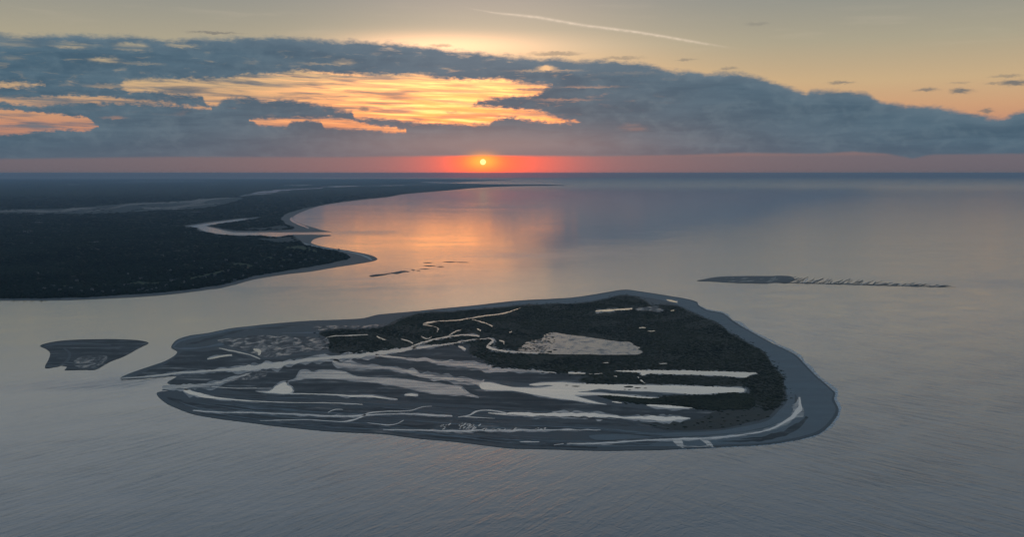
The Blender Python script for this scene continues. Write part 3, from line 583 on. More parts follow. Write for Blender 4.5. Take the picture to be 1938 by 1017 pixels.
CREEKS = [
    ('tidal_creek', [(142, 443.9, .3), (165, 442.3, .6), (190, 439.8, .8), (213, 437.3, .9), (250, 434.8, 1.2), (273, 433, 2), (290, 432, 3.1), (320, 428.8, 3.0), (345, 425, 2.2), (372, 421.2, 1.9), (420, 417.2, 2.3), (447, 414, 2.3), (470, 410.8, 1.7), (488, 407.4, 1.2)]),
    ('tidal_creek', [(484, 408.6, 1.2), (500, 406.9, .9), (512, 405.3, .7), (531, 402.6, .6), (550, 399, .6), (574, 397, .5)]),
    ('tidal_creek', [(482, 407.5, 1), (495, 402, .8), (510, 398, .8), (529, 394.4, .8), (543, 392.8, .6), (562, 394.2, .6)]),
    ('tidal_creek', [(526, 394, .6), (530, 391, .6), (536, 388, .5), (541, 387, .3)]),
    ('tidal_creek', [(574, 397.3, .5), (577.6, 399.6, 1.3), (575.6, 403, 1.6), (572.5, 406.8, 1.5), (579, 409.6, 1.2), (590, 411.6, 1.1), (608, 413.4, .9), (632, 414.4, .7)]),
    ('tidal_pool', [(585, 399.4, .5), (590, 401, .8), (590.6, 404, .6)]), ('tidal_pool', [(537, 406.2, .5), (541, 407.6, 1), (546, 410, .5)]),
    ('tidal_creek', [(495, 380.6, .5), (503, 378.6, .9), (512, 376.8, .7), (535, 375.8, .5), (549.6, 373.4, .7), (566, 370.8, .6), (588, 368, .5), (599, 365, .6), (610, 361.2, .4)]),
    ('tidal_creek', [(552.7, 374.6, .4), (564, 377.6, .6), (572, 380.2, .7), (577.4, 383.2, .8)]), ('tidal_creek', [(496, 381, .6), (510, 383.4, .4), (513.5, 386, .6), (512, 389.6, .4)]), ('tidal_pool', [(559, 385.4, .4), (563.5, 388, .7)]),
    ('tidal_creek', [(382, 396.4, .4), (392, 394.3, .7), (410, 393.6, .6), (431.5, 392.6, .5)]), ('tidal_pool', [(440.8, 394, .6), (446, 397, .7), (453, 399.2, .3)]), ('tidal_pool', [(596, 390.6, .4), (600, 388.8, .5)]),
    ('tidal_creek', [(493, 394, .4), (500, 397.6, .6), (506, 395, .4)]), ('tidal_creek', [(470, 397.6, .4), (480, 400.6, .5), (484, 403, .4)]),
    ('tidal_pool', [(698, 364.9, .7), (715, 363.9, 1.1), (731, 362.8, 1.0), (741, 362.2, .6)]), ('tidal_pool', [(749, 384.7, .5), (753, 384.4, .9), (757, 384.6, .3)]), ('tidal_pool', [(759, 388.6, .5), (768, 388.2, .6)]), ('tidal_pool', [(786, 364.6, .5), (790, 364, .7)]),
    ('beach_pool', [(781, 351.4, .4), (786, 352.9, 1), (794, 354.6, .5)]), ('tidal_pool', [(706, 425.8, .3), (713, 425.5, .5)]), ('tidal_pool', [(772, 426.9, .4), (782, 426.4, .4)]),
    ('tidal_pool', [(243, 421.4, .4), (255.6, 418.6, 1.1), (272, 416.3, .6)]), ('tidal_creek', [(256.7, 408.4, .5), (274, 412.2, .8), (293, 416.4, .7), (305, 421.4, .5)]), ('tidal_pool', [(297, 410, 1), (304, 412.6, 1.4), (303, 416.6, .8)]),
    ('tidal_creek', [(190, 455, 1.6), (203, 454.4, 1.8), (224, 452.8, 2.2), (245.7, 451.8, 2.3), (259, 448.2, 1.3), (284, 440.7, 1.1), (295, 437, .7)]),
    ('tidal_creek', [(246, 453.4, .5), (263, 454.9, .5), (279, 455.6, .4), (301, 455.2, .3)]),
    ('tidal_pool', [(215, 458, .5), (222, 460.4, 1.9), (232, 462.8, 2.1), (245, 465.6, 1.5), (256, 467.2, .9), (268, 468.3, .7), (289, 470.2, .6), (305, 471, .4), (340, 472.3, .3), (390, 472.8, .3), (425, 474.6, .3)]),
    ('runnel', [(226, 481.3, .3), (237.4, 482.8, .5), (263, 483.9, .5), (294, 484, .6), (325, 485.2, .6), (371.6, 487.4, .6), (397.4, 488.4, 1), (413, 488, .9), (428.4, 487, .9), (454, 485.9, .5), (485, 485.9, .7), (506, 487, 1), (530, 488, .4)]),
    ('runnel', [(304.6, 493.7, .3), (330, 493, .5), (361, 492.6, .4), (397.4, 494.6, .4), (407.8, 494.1, .8), (423, 489.5, .9), (431.5, 485, .6), (449, 482.8, .6), (480, 481.8, .4), (495.5, 477.4, .4), (506, 476.6, .2)]),
    ('runnel', [(430.5, 496.2, .3), (454, 498.8, .6), (464.6, 497.3, .4), (473, 493, .3)]), ('runnel', [(384, 484, .3), (392, 480.6, .6), (402, 480.6, .3)]),
    ('runnel', [(449, 504, .4), (485, 504.6, .5), (511, 505.2, .5), (524, 505.4, 1.0), (540, 505.8, 1.1), (552, 505.6, .9), (561, 504.4, .5), (573, 505, 1.1), (585, 504.8, .7), (598.7, 505, 1.2), (612, 504.4, .7), (625, 504.8, .8), (640, 504.6, .6), (680, 504.6, .4), (704, 504.5, .2)]),
    ('tidal_pool', [(572, 484.3, .3), (588, 485.7, .8), (600, 485.2, 1.5), (624.5, 486.2, 2), (655, 486.4, 2.4), (691.6, 487, 2.7), (717.4, 488.6, 1.7), (731, 490, .8), (748, 490, 1.7), (784.6, 491.4, 3.0), (799, 491, 1.7), (809, 490.8, .3)]),
    ('runnel', [(536.8, 489.5, .4), (550, 487.2, .7), (558.5, 482.6, .8), (567.8, 481.3, .5), (581, 482.3, .6), (594, 485, .7)]), ('runnel', [(544, 489, .5), (560, 489.8, .5), (580, 491, .2)]),
    ('tidal_creek', [(440, 416.6, 1.6), (458, 418.6, 1.0), (480, 421, .7), (501.7, 422.4, 1.1), (512, 425, 1.2), (526, 425.9, 2.2), (546.5, 428, 2.5), (567, 431.3, 2.3), (582.6, 433.6, 1.3), (598, 434, 1.5), (624, 435.3, 1.2), (652, 437.1, .5)]),
    ('tidal_pool', [(666, 437.5, .5), (674, 437.8, 1), (686, 438.3, .7)]), ('tidal_pool', [(690, 438.8, .2), (696, 438.8, .5), (706, 438.2, .3)]),
    ('tidal_creek', [(390, 423.6, .8), (397.4, 427.4, 2.4), (413, 429.3, 2.4), (433.6, 430.9, 1.5), (456, 431.4, 1), (464.6, 433.2, 1.5), (480, 436, 2), (494, 440.2, 2.2), (511, 442.6, 2.2), (531.6, 444.8, 1.8), (552, 447.4, 1.8), (566, 451, 3)]),
    ('tidal_pool', [(757, 475.3, .5), (770, 476.2, 1.5), (785, 477.5, 1.9), (800, 478, .9), (814, 478.6, .9)]), ('tidal_pool', [(717, 471.4, .3), (723, 472, .9), (729, 472.5, .3)]), ('tidal_pool', [(719, 441.6, .4), (723, 441.6, .6)]), ('tidal_pool', [(747, 441.6, .3), (751, 446, .6), (756, 449.6, .4)]),
    ('runnel', [(649, 522.2, .3), (660.6, 520.6, .4)]), ('runnel', [(664, 520.4, .4), (691.6, 520.4, .8), (717.4, 519.4, .8), (743, 517.4, .6), (774, 515.8, .7), (805, 514.8, .9), (831, 514, .8), (862, 511, .7), (893, 506.4, .7), (908.4, 501.2, .8), (922, 493.6, 1.3), (931, 487, 2.0), (936, 480, 2.4), (937, 473, 1.2), (936.4, 466, .6)]),
    ('runnel', [(609, 518.5, .4), (620, 518.3, .7), (632, 518.4, .4)]), ('tidal_pool', [(340, 461.8, .4), (371.6, 462.4, .4), (394.3, 463.2, .6), (413, 464.7, 1), (433.6, 465, 1), (449, 466.8, .7), (466, 468.2, .2)]), ('tidal_pool', [(474, 463.2, .4), (482, 463.2, 1.2), (490, 463.4, .4)]),
]
for k, (nm, ln) in enumerate(CREEKS):
    if max(q[2] for q in ln) >= 1.0:
        part('wet_margin', ribbon([(q[0], q[1] + .2, q[2] * 1.45 + .45) for q in ln], 2.0, .35, 700 + k), 0.955, M_WET)
pool_outs = []
for k, (nm, ln) in enumerate(CREEKS):
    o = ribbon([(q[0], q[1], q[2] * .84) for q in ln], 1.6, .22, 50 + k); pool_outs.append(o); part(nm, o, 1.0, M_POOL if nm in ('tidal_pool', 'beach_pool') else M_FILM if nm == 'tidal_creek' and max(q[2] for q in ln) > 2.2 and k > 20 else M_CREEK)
POLYS = [
    ('tidal_pool', [(299, 459), (312, 459.4), (318, 457.4), (322, 453.4), (326, 451.4), (331, 449), (335, 448.4), (336, 452), (341, 454.6), (342.8, 458.4), (339, 461.8), (330, 462.3), (322, 461), (312, 460.4)], 'rounded bright pool at the left end of the mud bank'),
    ('tidal_creek', [(335, 448.6), (345, 445.4), (349, 441), (352, 435.6), (358, 434.4), (366, 437), (376, 435), (390, 434.5), (405, 436.5), (415, 441), (440, 443.5), (460, 443.8), (480, 446), (500, 448.5), (517, 450.8), (530, 452.5), (540, 453.8), (546, 459), (556, 464.3), (561, 466.2), (545, 463.7), (510, 461.5), (495, 459), (470, 454), (445, 449.5), (420, 447), (395, 444.4), (370, 444.2), (356, 444)], None),
    ('tidal_pool', [(721.6, 434.9), (753.6, 434.2), (800, 434.5), (851.6, 436.1), (888, 437.7), (880, 440), (874.3, 443.2), (841, 440.8), (800, 439.4), (765, 438.2), (757, 439), (753.6, 441), (750.5, 439.4), (751, 437.4), (733, 436.4)], 'long bright pool along the top of the marsh'),
    ('tidal_pool', [(562, 449.5), (575, 448.8), (600, 454), (615, 455.4), (628, 455.4), (640, 454.2), (648, 452.6), (640, 451.6), (628, 452.8), (620, 451.6), (632, 449.5), (655.5, 448.5), (684, 450.3), (743, 451.3), (795, 452.4), (847.5, 454.3), (872.3, 455.8), (872.5, 459.8), (851.6, 460.5), (815.5, 462.4), (784.6, 460.6), (743, 459), (717.4, 457.5), (702, 456), (690, 458.4), (677, 459.6), (702, 461), (730, 462.7), (745, 464.8),
                    (774, 467.2), (745, 466.8), (725, 464.6), (700, 463.2), (674, 463.4), (681, 466.6), (697, 471.5), (710, 474.4), (697, 473.6), (680, 470.6), (660, 468), (640, 465.5), (620, 462), (600, 458.5), (575, 457.8), (564, 456)], 'large branching pool across the right half of the island')]
for k, (nm, pl, lb) in enumerate(POLYS):
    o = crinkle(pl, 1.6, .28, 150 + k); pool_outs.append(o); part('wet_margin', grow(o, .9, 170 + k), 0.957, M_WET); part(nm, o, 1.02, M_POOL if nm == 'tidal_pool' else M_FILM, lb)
for k, (u, v, a, b) in enumerate([(675, 453.2, 5, .7), (737, 453.8, 7, 1.2), (747, 455, 4, .6), (756.5, 455.4, 2.6, .5), (732, 456.8, 1.6, .4), (738, 457.2, 2.4, .5), (664, 452, 2, .4)]):
    part('mud_islet', crinkle([(u + a * math.cos(t * .785) * random.uniform(.8, 1.2), v + b * math.sin(t * .785) * random.uniform(.7, 1.2)) for t in range(8)], 1, .15, 170 + k), 1.06, M_MARSH if v < 500 else M_SAND)
for k, ln in enumerate([[(788, 516.6, .5), (792, 518.6, 2.0), (797, 521.6, 2.6), (801, 525.4, .6)], [(821, 515.8, .5), (827, 518.6, 1.4), (832, 521.6, 1.6), (836, 524.8, .5)], [(801, 523.6, .8), (815, 524.0, .7), (832, 523.6, .5)]]):
    part('overwash_fan', ribbon(ln, 1.5, .3, 600 + k), 1.0, M_FILM)
# little drainage teeth combed along the near runnel
teeth = []
for k in range(46):
    u = random.uniform(513, 566) if k < 28 else random.uniform(566, 640); v = random.uniform(497.5, 504) if k < 28 else random.uniform(502.8, 504.5)
    o = ribbon([(u, v + 1.2, .25), (u + 1.6, v, .5), (u + 3.4, v - 1.2, .2)], 1, .2, 200 + k); teeth.append(o)
V, Fc = [], []
for o in teeth:
    vs, fs = cdt([gnd(a, b, 1.0) for a, b in o]); k0 = len(V); V += [(x, y, 1.01) for x, y in vs]; Fc += [[k0 + i for i in f] for f in fs]
link('ripple_pools', mesh('ripple_pools', V, Fc), M_CREEK, parent=island, kind='stuff')

# scrub: thousands of low bushes
def in_any(polys, pts):
    r = np.zeros(len(pts), bool)
    for p in polys:
        lo, hi = p.min(0) - .1, p.max(0) + .1
        i = np.where((pts[:, 0] > lo[0]) & (pts[:, 0] < hi[0]) & (pts[:, 1] > lo[1]) & (pts[:, 1] < hi[1]))[0]
        if len(i): r[i] |= inside(p, pts[i])
    return r
FLATS = [np.array([gu for gu in crinkle(pl, 2, 0, 0)]) for pl in ([(606, 412), (612, 406), (617, 401), (626, 398.6), (637, 393), (648.7, 389.8), (661, 391.8), (680, 394.4), (700, 397), (721, 400), (738, 401.2), (744, 405.2), (750, 408), (753.3, 413), (746, 416.4), (721, 417), (680, 416), (650, 415.8), (625, 415)],
                                                                [(744, 362.4), (757, 360.2), (773, 358.8), (778, 364), (772, 366.6), (760, 364.4), (746, 364.6)], [(366, 385.6), (372, 382.6), (425, 381.6), (455, 379), (453, 382), (430, 384.8), (400, 385), (375, 387.6)])]
def ground_uniform(poly, n):
    lo, hi = poly.min(0), poly.max(0)
    # even over the ground: rows near the camera hold fewer metres than far rows
    v = rng.uniform(lo[1], hi[1], n * 3); wgt = 1.0 / np.tan(np.arctan((v - 203) / F)) ** 3; keep = rng.uniform(0, wgt.max(), n * 3) < wgt
    v = v[keep]; u = rng.uniform(lo[0], hi[0], len(v)); p = np.stack([u, v], 1)
    return p[inside(poly, p)]
P3 = ground_uniform(v3_out, 5000); P3 = P3[rng.uniform(size=len(P3)) < 0.025]
fr = np.concatenate([v1_out[rng.integers(0, len(v1_out), 3600)], v2_out[rng.integers(0, len(v2_out), 900)]]) + rng.normal(size=(4500, 2)) * [4.0, 1.1]
fr = fr[inside(isl_out, fr)]
P1 = np.concatenate([ground_uniform(v1_out, 110000), ground_uniform(v2_out, 16000), P3, fr])
bare = in_any(FLATS, P1) & ~((P1[:, 0] < 650) & (P1[:, 0] > 600) & (rng.uniform(size=len(P1)) < (655 - P1[:, 0]) / 70.0))
P1 = P1[~(in_any(pool_outs, P1) | bare)]; rng.shuffle(P1); P1 = P1[:46000]
gx = np.array([gnd(u, v, 1.0) for u, v in P1])
open_patch = (np.sin(gx[:, 0] / 61.0 + 2 * np.sin(gx[:, 1] / 143.0)) * np.sin(gx[:, 1] / 97.0 + np.sin(gx[:, 0] / 75.0))) > 0.5
gx = gx[~(open_patch & (rng.uniform(size=len(gx)) < 0.72))]
cl = rng.gamma(3.0, 0.33, len(gx))
scatter('scrub', gx, 1.9 + 1.9 * cl, 0.35 + 0.5 * cl, 0.9, M_SCRUB, parent=island, kind='stuff', label='low dark green scrub over the high ground of the island')

# surf along the open right shore
SURF = [(817, 355.6, .5), (819.5, 358.8, .7), (829.5, 363.6, .7), (848, 367.2, .5), (860.5, 376.2, .9), (881, 388.4, .6), (909.4, 403.5, .8), (932, 414.8, 1.0), (945.8, 428.5, 1.0), (956, 438.8, 1.3), (979.5, 459.8, 1.2), (979, 468.2, 1.0), (984.4, 482, 1.2), (975, 497.3, .9), (960, 509, .7), (930, 517.2, .5), (894, 522.4, .4), (850, 524.6, .4), (795, 527.3, .4)]
land('surf', ribbon([(a_, b_, c_ * 1.25) for a_, b_, c_ in SURF], 1.5, .45, 300), 0.06, M_FOAM, kind='stuff', label='thin white surf along the right shore of the island')

# ------------------------------------------------------------------ islet and sandbars
islet = land('islet', crinkle([(47, 405.8), (52.7, 403.2), (76.5, 399.6), (123, 397.8), (154, 398.8), (173.5, 402.2), (164, 407.4), (143.6, 418.5), (128, 424.4), (112.6, 433), (97, 433.5), (76.5, 434.2), (79.6, 430.6), (71, 429), (61, 431.4), (52.7, 431), (56.8, 421.3), (59, 414), (53.7, 408.9)], 2, .55, 310), 0.7, M_MUD, -1.0,
             kind='structure', label='small dark mud islet in the water left of the island')
land('mudflat', crinkle([(86, 424), (95, 418.5), (112, 417), (126, 418), (122, 425), (110, 431), (95, 431.5), (88, 429)], 2, .5, 311), 0.75, M_FLAT, parent=islet)
land('sand_ridge', ribbon([(53, 430, .5), (66, 429.6, .8), (78, 424, 1.0), (82, 415, .8), (74, 408.5, .6)], 2, .2, 312), 0.78, M_SAND, parent=islet)
land('sand_ridge', ribbon([(52, 405.4, 1), (70, 403.8, 1.6), (100, 403, 1.2), (130, 405, .5)], 2, .2, 313), 0.78, M_SAND, parent=islet)
BARS = [[(432.4, 323.6), (440.6, 321.7), (449, 321.3), (461.3, 319.4), (472.8, 317.6), (480.3, 319), (473, 319.6), (466, 321.5), (459, 321), (450.5, 322.8), (436.5, 324.7)], [(481.5, 316.7), (484.4, 316.4), (487, 316.9), (484.4, 317.5)], [(488, 317.2), (491, 316.9), (493, 317.4), (490, 317.7)],
        [(496, 308.3), (501, 307.7), (507, 308), (502, 308.7)], [(519, 307.3), (526, 306.8), (534, 307.3), (526, 307.8)], [(533, 307.5), (543, 307.4), (550.5, 307.9), (541, 308.1)], [(496, 311.8), (503, 311.4), (511, 312.2), (503, 312.5)], [(512, 312.8), (517, 312.5), (521, 313), (516, 313.4)], [(492, 315.4), (498, 315.1), (504, 315.6), (498, 315.9)]]
BLAB = ['longest of the dark sandbars in the orange water off the mainland point', 'speck of dark sandbar just right of the longest bar', 'second small dark sandbar right of the longest bar', 'thin sandbar at the left of the upper row in orange water', 'middle thin sandbar of the upper row in orange water', 'rightmost thin sandbar of the upper row in orange water', 'faint sandbar just under the left end of the upper row', 'short faint sandbar under the middle of the upper row', 'faint sandbar between the longest bar and the upper row']
for k, p in enumerate(BARS): land('sandbar', crinkle(p, 1.5, .12, 320 + k), 0.5, M_MUD, -1, kind='structure', label=BLAB[k])
shoal = land('shoal', crinkle([(816.7, 329.6), (826, 327.4), (835.8, 325.6), (851, 324.2), (880, 323.6), (900, 323.8), (915, 323.6), (927, 324.4), (931, 327), (925, 330), (915, 331), (903, 331.2), (900, 332.4), (877, 332.2), (855, 331.5), (835.8, 330.5)], 1.5, .25, 330), 0.7, M_SAND, -1, kind='structure', label='long flat dark shoal in the grey water right of the island, left end solid')
for k in range(84):
    t = (k / 83.0) ** 1.05; u = 896 + t * 212 + random.uniform(-2, 2); vb = 331.4 + t * 5.4 + random.uniform(-.5, .3); h = (9.4 - 6.4 * t) * random.uniform(.5, 1.1)
    w = random.uniform(.10, .34); ln_ = random.uniform(3, 11)
    brk = random.random() < .12
    land('breaker' if brk else 'sand_ridge', ribbon([(u - ln_ * .4, vb, w * .6), (u, vb - h * .3, w), (u + ln_ * .45, vb - h * .62, w * random.uniform(.5, 1.3)), (u + ln_ * .9, vb - h * .9, .1)], 1, .5, 340 + k), 0.75, M_FOAM if brk else M_SAND, -1, parent=shoal)
for k in range(16):
    u = random.uniform(848, 922); vb = random.uniform(325.6, 330.4); ln_ = random.uniform(4, 12)
    land('tidal_film', ribbon([(u, vb + .5, .1), (u + ln_ * .5, vb, random.uniform(.15, .4)), (u + ln_, vb - .6, .1)], 1, .4, 900 + k), 0.8, M_WET, parent=shoal)
land('sand_ridge', ribbon([(903, 331.6, .5), (940, 332, .6), (980, 333, .5), (1030, 334.3, .5), (1075, 335.6, .45), (1108, 336.7, .3), (1120, 337, .1)], 1.5, .5, 399), 0.6, M_MUD, -1, parent=shoal)

# ------------------------------------------------------------------ mainland
ML = [(-700, 356), (-300, 354), (0, 352.6), (51.6, 352.4), (93, 351.6), (129, 350), (165, 348), (211, 344), (242, 339.9), (258.5, 337.8), (278, 333), (298.7, 327.5), (335, 321.8), (362, 318.8), (393, 313.6), (434, 307), (442.5, 303.8), (434, 299.2), (408.4, 294), (387.8, 291), (372.3, 287.8), (364, 284.7), (367, 281), (377.4, 277.8), (388, 276.6), (387, 275.6),
      (340, 275.4), (324.6, 277.6), (304, 276.2), (268, 275.6), (238, 271), (231.6, 267), (220, 265.7), (242, 262), (273, 257.8), (296, 256.2), (273, 259.8), (252, 263), (241.6, 265.2), (252.3, 267.6), (273, 272), (309, 272.3), (350, 272.3), (387.8, 271.8), (378.5, 270.3), (367, 266.7), (353.7, 263), (344.4, 257.9), (343.4, 254.3), (351.6, 249.6), (372.3, 242.4), (403, 237.0), (455, 231), (473, 227.9), (527, 223.2), (565.8, 220), (612, 218.3), (663, 217.7),
      (640, 216.5), (580, 216.0), (530, 214.6), (560, 212.8), (600, 211.6), (560, 210.4), (480, 209.4), (300, 208.4), (0, 208), (-700, 208)]
main = land('mainland', np.maximum(crinkle(ML, 3.0, 0.08, 400), [-900, 209.8]), 0.8, M_SAND, -1.0, kind='structure', label='dark wooded mainland running to the horizon on the left with a sandy point')
def mpart(name, outline, z, m, label=None, **kw): return land(name, outline, z, m, parent=main, label=label, **kw)
MV = [(-700, 353), (-300, 351.4), (0, 350.4), (51.6, 350), (93, 349.2), (129, 347.2), (165, 345), (211, 341.2), (242, 337), (258.5, 334.6), (278, 329.5), (298, 323.8), (335, 317.8), (362, 313.6), (385, 309), (405, 304.6), (410, 302.4), (401, 297), (387, 293.8), (372, 291.2), (357, 286.4), (350, 282), (346, 277.6), (337, 277.4), (325, 279), (304, 277.4), (268, 276.6), (236, 272), (229, 267.4), (214, 265.6), (242, 261), (273, 256.8), (306, 254.6), (273, 261),
      (256, 263.2), (247, 265.2), (258, 267.4), (280, 270.4), (320, 270), (345, 268.4), (336, 264), (328.5, 258), (330, 254), (339, 249.4), (360, 243.6), (403, 236.3), (455, 230.5), (473, 227.4), (527, 222.8), (565, 219.6), (612, 218.0), (655, 217.6), (640, 216.8), (580, 216.3), (530, 215.0), (500, 213.6), (540, 212), (560, 210.8), (480, 209.6), (300, 208.6), (0, 208.2), (-700, 208.2)]
mv_out = np.maximum(crinkle(MV, 3.0, 0.35, 401), [-900, 209.9])
mpart('forest_floor', mv_out, 1.2, M_FOREST_FLOOR)
mpart('beach_berm', ribbon([(356, 285.5, .5), (362, 287.4, .8), (375, 290.2, .7), (390, 292.6, .5), (408, 295.4, .5), (424, 299, .8), (433, 303, .9), (436, 305.2, .4)], 2, .25, 402), 1.0, make_sand('dry_sand', (0.5, 0.48, 0.43), (0.6, 0.57, 0.52), 200, 60, .7), 'pale dry beach strip round the sandy point')
mpart('beach_runnel', ribbon([(342, 254.6, .4), (341.6, 257.4, 1.0), (347, 261.6, .9), (355, 265, .7), (362, 268, .5)], 1.5, .2, 403), 1.0, M_POOL)
M_SALTMARSH = make_sand('salt_marsh_grass', (0.055, 0.068, 0.060), (0.105, 0.118, 0.108), 900, 500, .8, spec=.1)
MARSHES = [crinkle(p, 2.5, .5, 500 + k) for k, p in enumerate([[(-400, 253), (0, 249.8), (60, 250.2), (120, 250.4), (170, 247.8), (215, 245.6), (250, 242), (275, 236), (284, 231.6), (262, 231.8), (235, 234), (200, 236.2), (150, 238.6), (100, 242.8), (40, 245.6), (-400, 247)],
                                                              [(282, 230.6), (300, 229), (325, 225.4), (350, 223), (380, 221.4), (380, 220.4), (340, 221.2), (310, 224.2), (290, 227.4)], [(300, 280), (322, 279.6), (345, 278.4), (352, 282.6), (340, 285), (318, 283.4)], [(284, 269.6), (320, 269.4), (338, 267.4), (330, 263.6), (315, 266.6), (296, 267.8)],
                                                              [(380, 219.6), (430, 219.2), (480, 217.8), (530, 215.8), (490, 216.2), (430, 217.6)], [(120, 214.4), (200, 214.2), (300, 213.2), (260, 212.6), (160, 213)]])]
for k, o in enumerate(MARSHES): mpart('salt_marsh', o, 1.5, M_SALTMARSH)
# far lagoons and marsh creeks
for k, (ln, m) in enumerate([([(280, 230.6, .2), (293.6, 228.5, .6), (309, 226, 1.4), (319.4, 224.9, 1.1), (330, 223.4, .4), (350, 221.9, .35), (378, 220.6, .35)], M_POOL), ([(376, 219.2, .3), (395, 218.7, .6), (420, 218.3, .3)], M_FAR), ([(446, 217.9, .2), (460, 217.6, .35), (474, 217.5, .2)], M_FAR), ([(494, 213.9, .4), (510, 214.2, .7), (530, 214.9, .4)], M_FAR),
                             ([(333, 217.6, .2), (350, 217.3, .5), (366, 217.3, .2)], M_FAR), ([(150, 212.5, .2), (170, 212.6, .4), (200, 212.4, .3), (240, 212.2, .2)], M_DIM), ([(242, 216.6, .2), (250, 216.4, .4), (256, 216.5, .2)], M_DIM), ([(-200, 250, .6), (0, 248, .5), (24, 247, .7), (50, 248, 1.0), (70, 247.5, .5), (80, 246.6, 1.2), (96, 244.6, 1.4), (112, 244.4, .6), (129, 244.2, 1.0), (146, 241, .7), (153, 239.7, .7), (180, 238.4, .6), (200, 237.7, .9), (216, 237, .9), (236, 235.2, 1.2), (250, 233.6, .5), (268, 232.4, .6), (275, 231.6, .2)], M_DIM),
                             ([(100, 248.5, .2), (112, 247, .5), (128, 245, .3)], M_DIM), ([(166, 243.6, .4), (182, 244.2, 1), (200, 243.4, .7), (216, 242, 1), (228, 241, .7), (240, 239.6, .4), (258, 238.4, .3)], M_DIM), ([(222, 239.6, .4), (232, 237.6, 1.0), (240, 237.4, .6)], M_DIM)]):
    mpart('lagoon' if m is not M_DIM else 'marsh_creek', ribbon(ln, 2, .4, 410 + k), 1.9, m)
for k, (ln, m) in enumerate([([(208, 272.8, .5), (214, 272.7, .9), (222, 272.8, .3)], M_CREEK), ([(275, 312.4, .4), (282, 313.6, .9), (292, 314.6, .7), (294, 315, .3)], M_POOL), ([(262, 318.4, .4), (266, 317.8, .8), (269, 318, .3)], M_CREEK), ([(168, 302, .3), (178, 303.4, .5), (186, 304, .3)], M_DIM), ([(120, 284.4, .3), (128, 284.2, .6), (136, 284.4, .3)], M_DIM), ([(112, 325.4, .3), (118, 325.2, .5), (125, 325.4, .2)], M_DIM)]):
    mpart('pond', ribbon(ln, 1.5, .3, 430 + k), 1.9, m)
for k in range(34):
    v0 = 216 + 112 * random.random() ** 1.5; u0 = random.uniform(0, 300 if v0 > 235 else 420); L_ = random.uniform(3, 13) * (1.5 if v0 < 240 else 1)
    if not inside(mv_out, np.array([[u0 - L_, v0], [u0 + L_, v0 - .5]])).all(): continue
    mpart('pond' if k % 2 else 'clearing', ribbon([(u0 - L_, v0 + .2, .12), (u0 - L_ * .3, v0, random.uniform(.25, .55)), (u0 + L_ * .4, v0 - .2, random.uniform(.2, .5)), (u0 + L_, v0 - .5, .1)], 2, .5, 800 + k), 2.2 if v0 > 300 else 6.0, M_DIM if k % 2 else M_SALTMARSH)
# fairways: mown grass clearings near the shore
M_GRASS = make_sand('mown_grass', (0.07, 0.09, 0.045), (0.10, 0.12, 0.065), 120, 120, .85, spec=.1)
CLEAR = [ribbon(l, 2, .4, 440 + k) for k, l in enumerate([[(222, 326.5, .6), (236, 324.6, 1.6), (250, 321.4, 1.2), (262, 318.6, .8)], [(140, 333, .5), (160, 332.4, 1.2), (190, 332, 1.4), (205, 330, .6)], [(270, 310, .5), (284, 310.4, 1.2), (296, 312.4, .8)], [(60, 336, .3), (75, 335, .9), (88, 336, .4)], [(330, 290, .5), (352, 291, 1.8), (372, 296, 1.2)], [(100, 333.4, .3), (120, 334.6, .8), (132, 335, .4)], [(300, 300, .4), (320, 303, 1), (338, 306, .5)]])]
for k, o in enumerate(CLEAR): mpart('clearing', o, 1.6, M_GRASS)
# forest: single crowns close by, broader and broader clumps of crowns towards the horizon
u = rng.uniform(-420, 665, 96000); v = 210.0 + (355 - 210.0) * rng.uniform(0, 1, 96000) ** 1.2
PF = np.stack([u, v], 1); PF = PF[inside(mv_out, PF)]; PF = PF[~(in_any(CLEAR + MARSHES, PF) & (rng.uniform(size=len(PF)) < 0.97))]
gy = np.array([gnd(a, b, 1.0) for a, b in PF]); dist = np.hypot(gy[:, 0], gy[:, 1])
k = rng.gamma(4.0, .25, len(PF)); keep = (dist < 30000) | (rng.uniform(size=len(PF)) < .35); keep &= rng.uniform(size=len(PF)) < 0.72
px = dist / F
rad = np.maximum(6.5, px * 1.8) * (0.6 + .5 * k); hg = (8.0 + 3.0 * k)
hg[PF[:, 1] < 231] *= 0.5
scatter('forest', gy[keep], rad[keep], hg[keep], 1.1, M_FOREST, parent=main, kind='stuff', label='dark continuous woods covering the mainland')

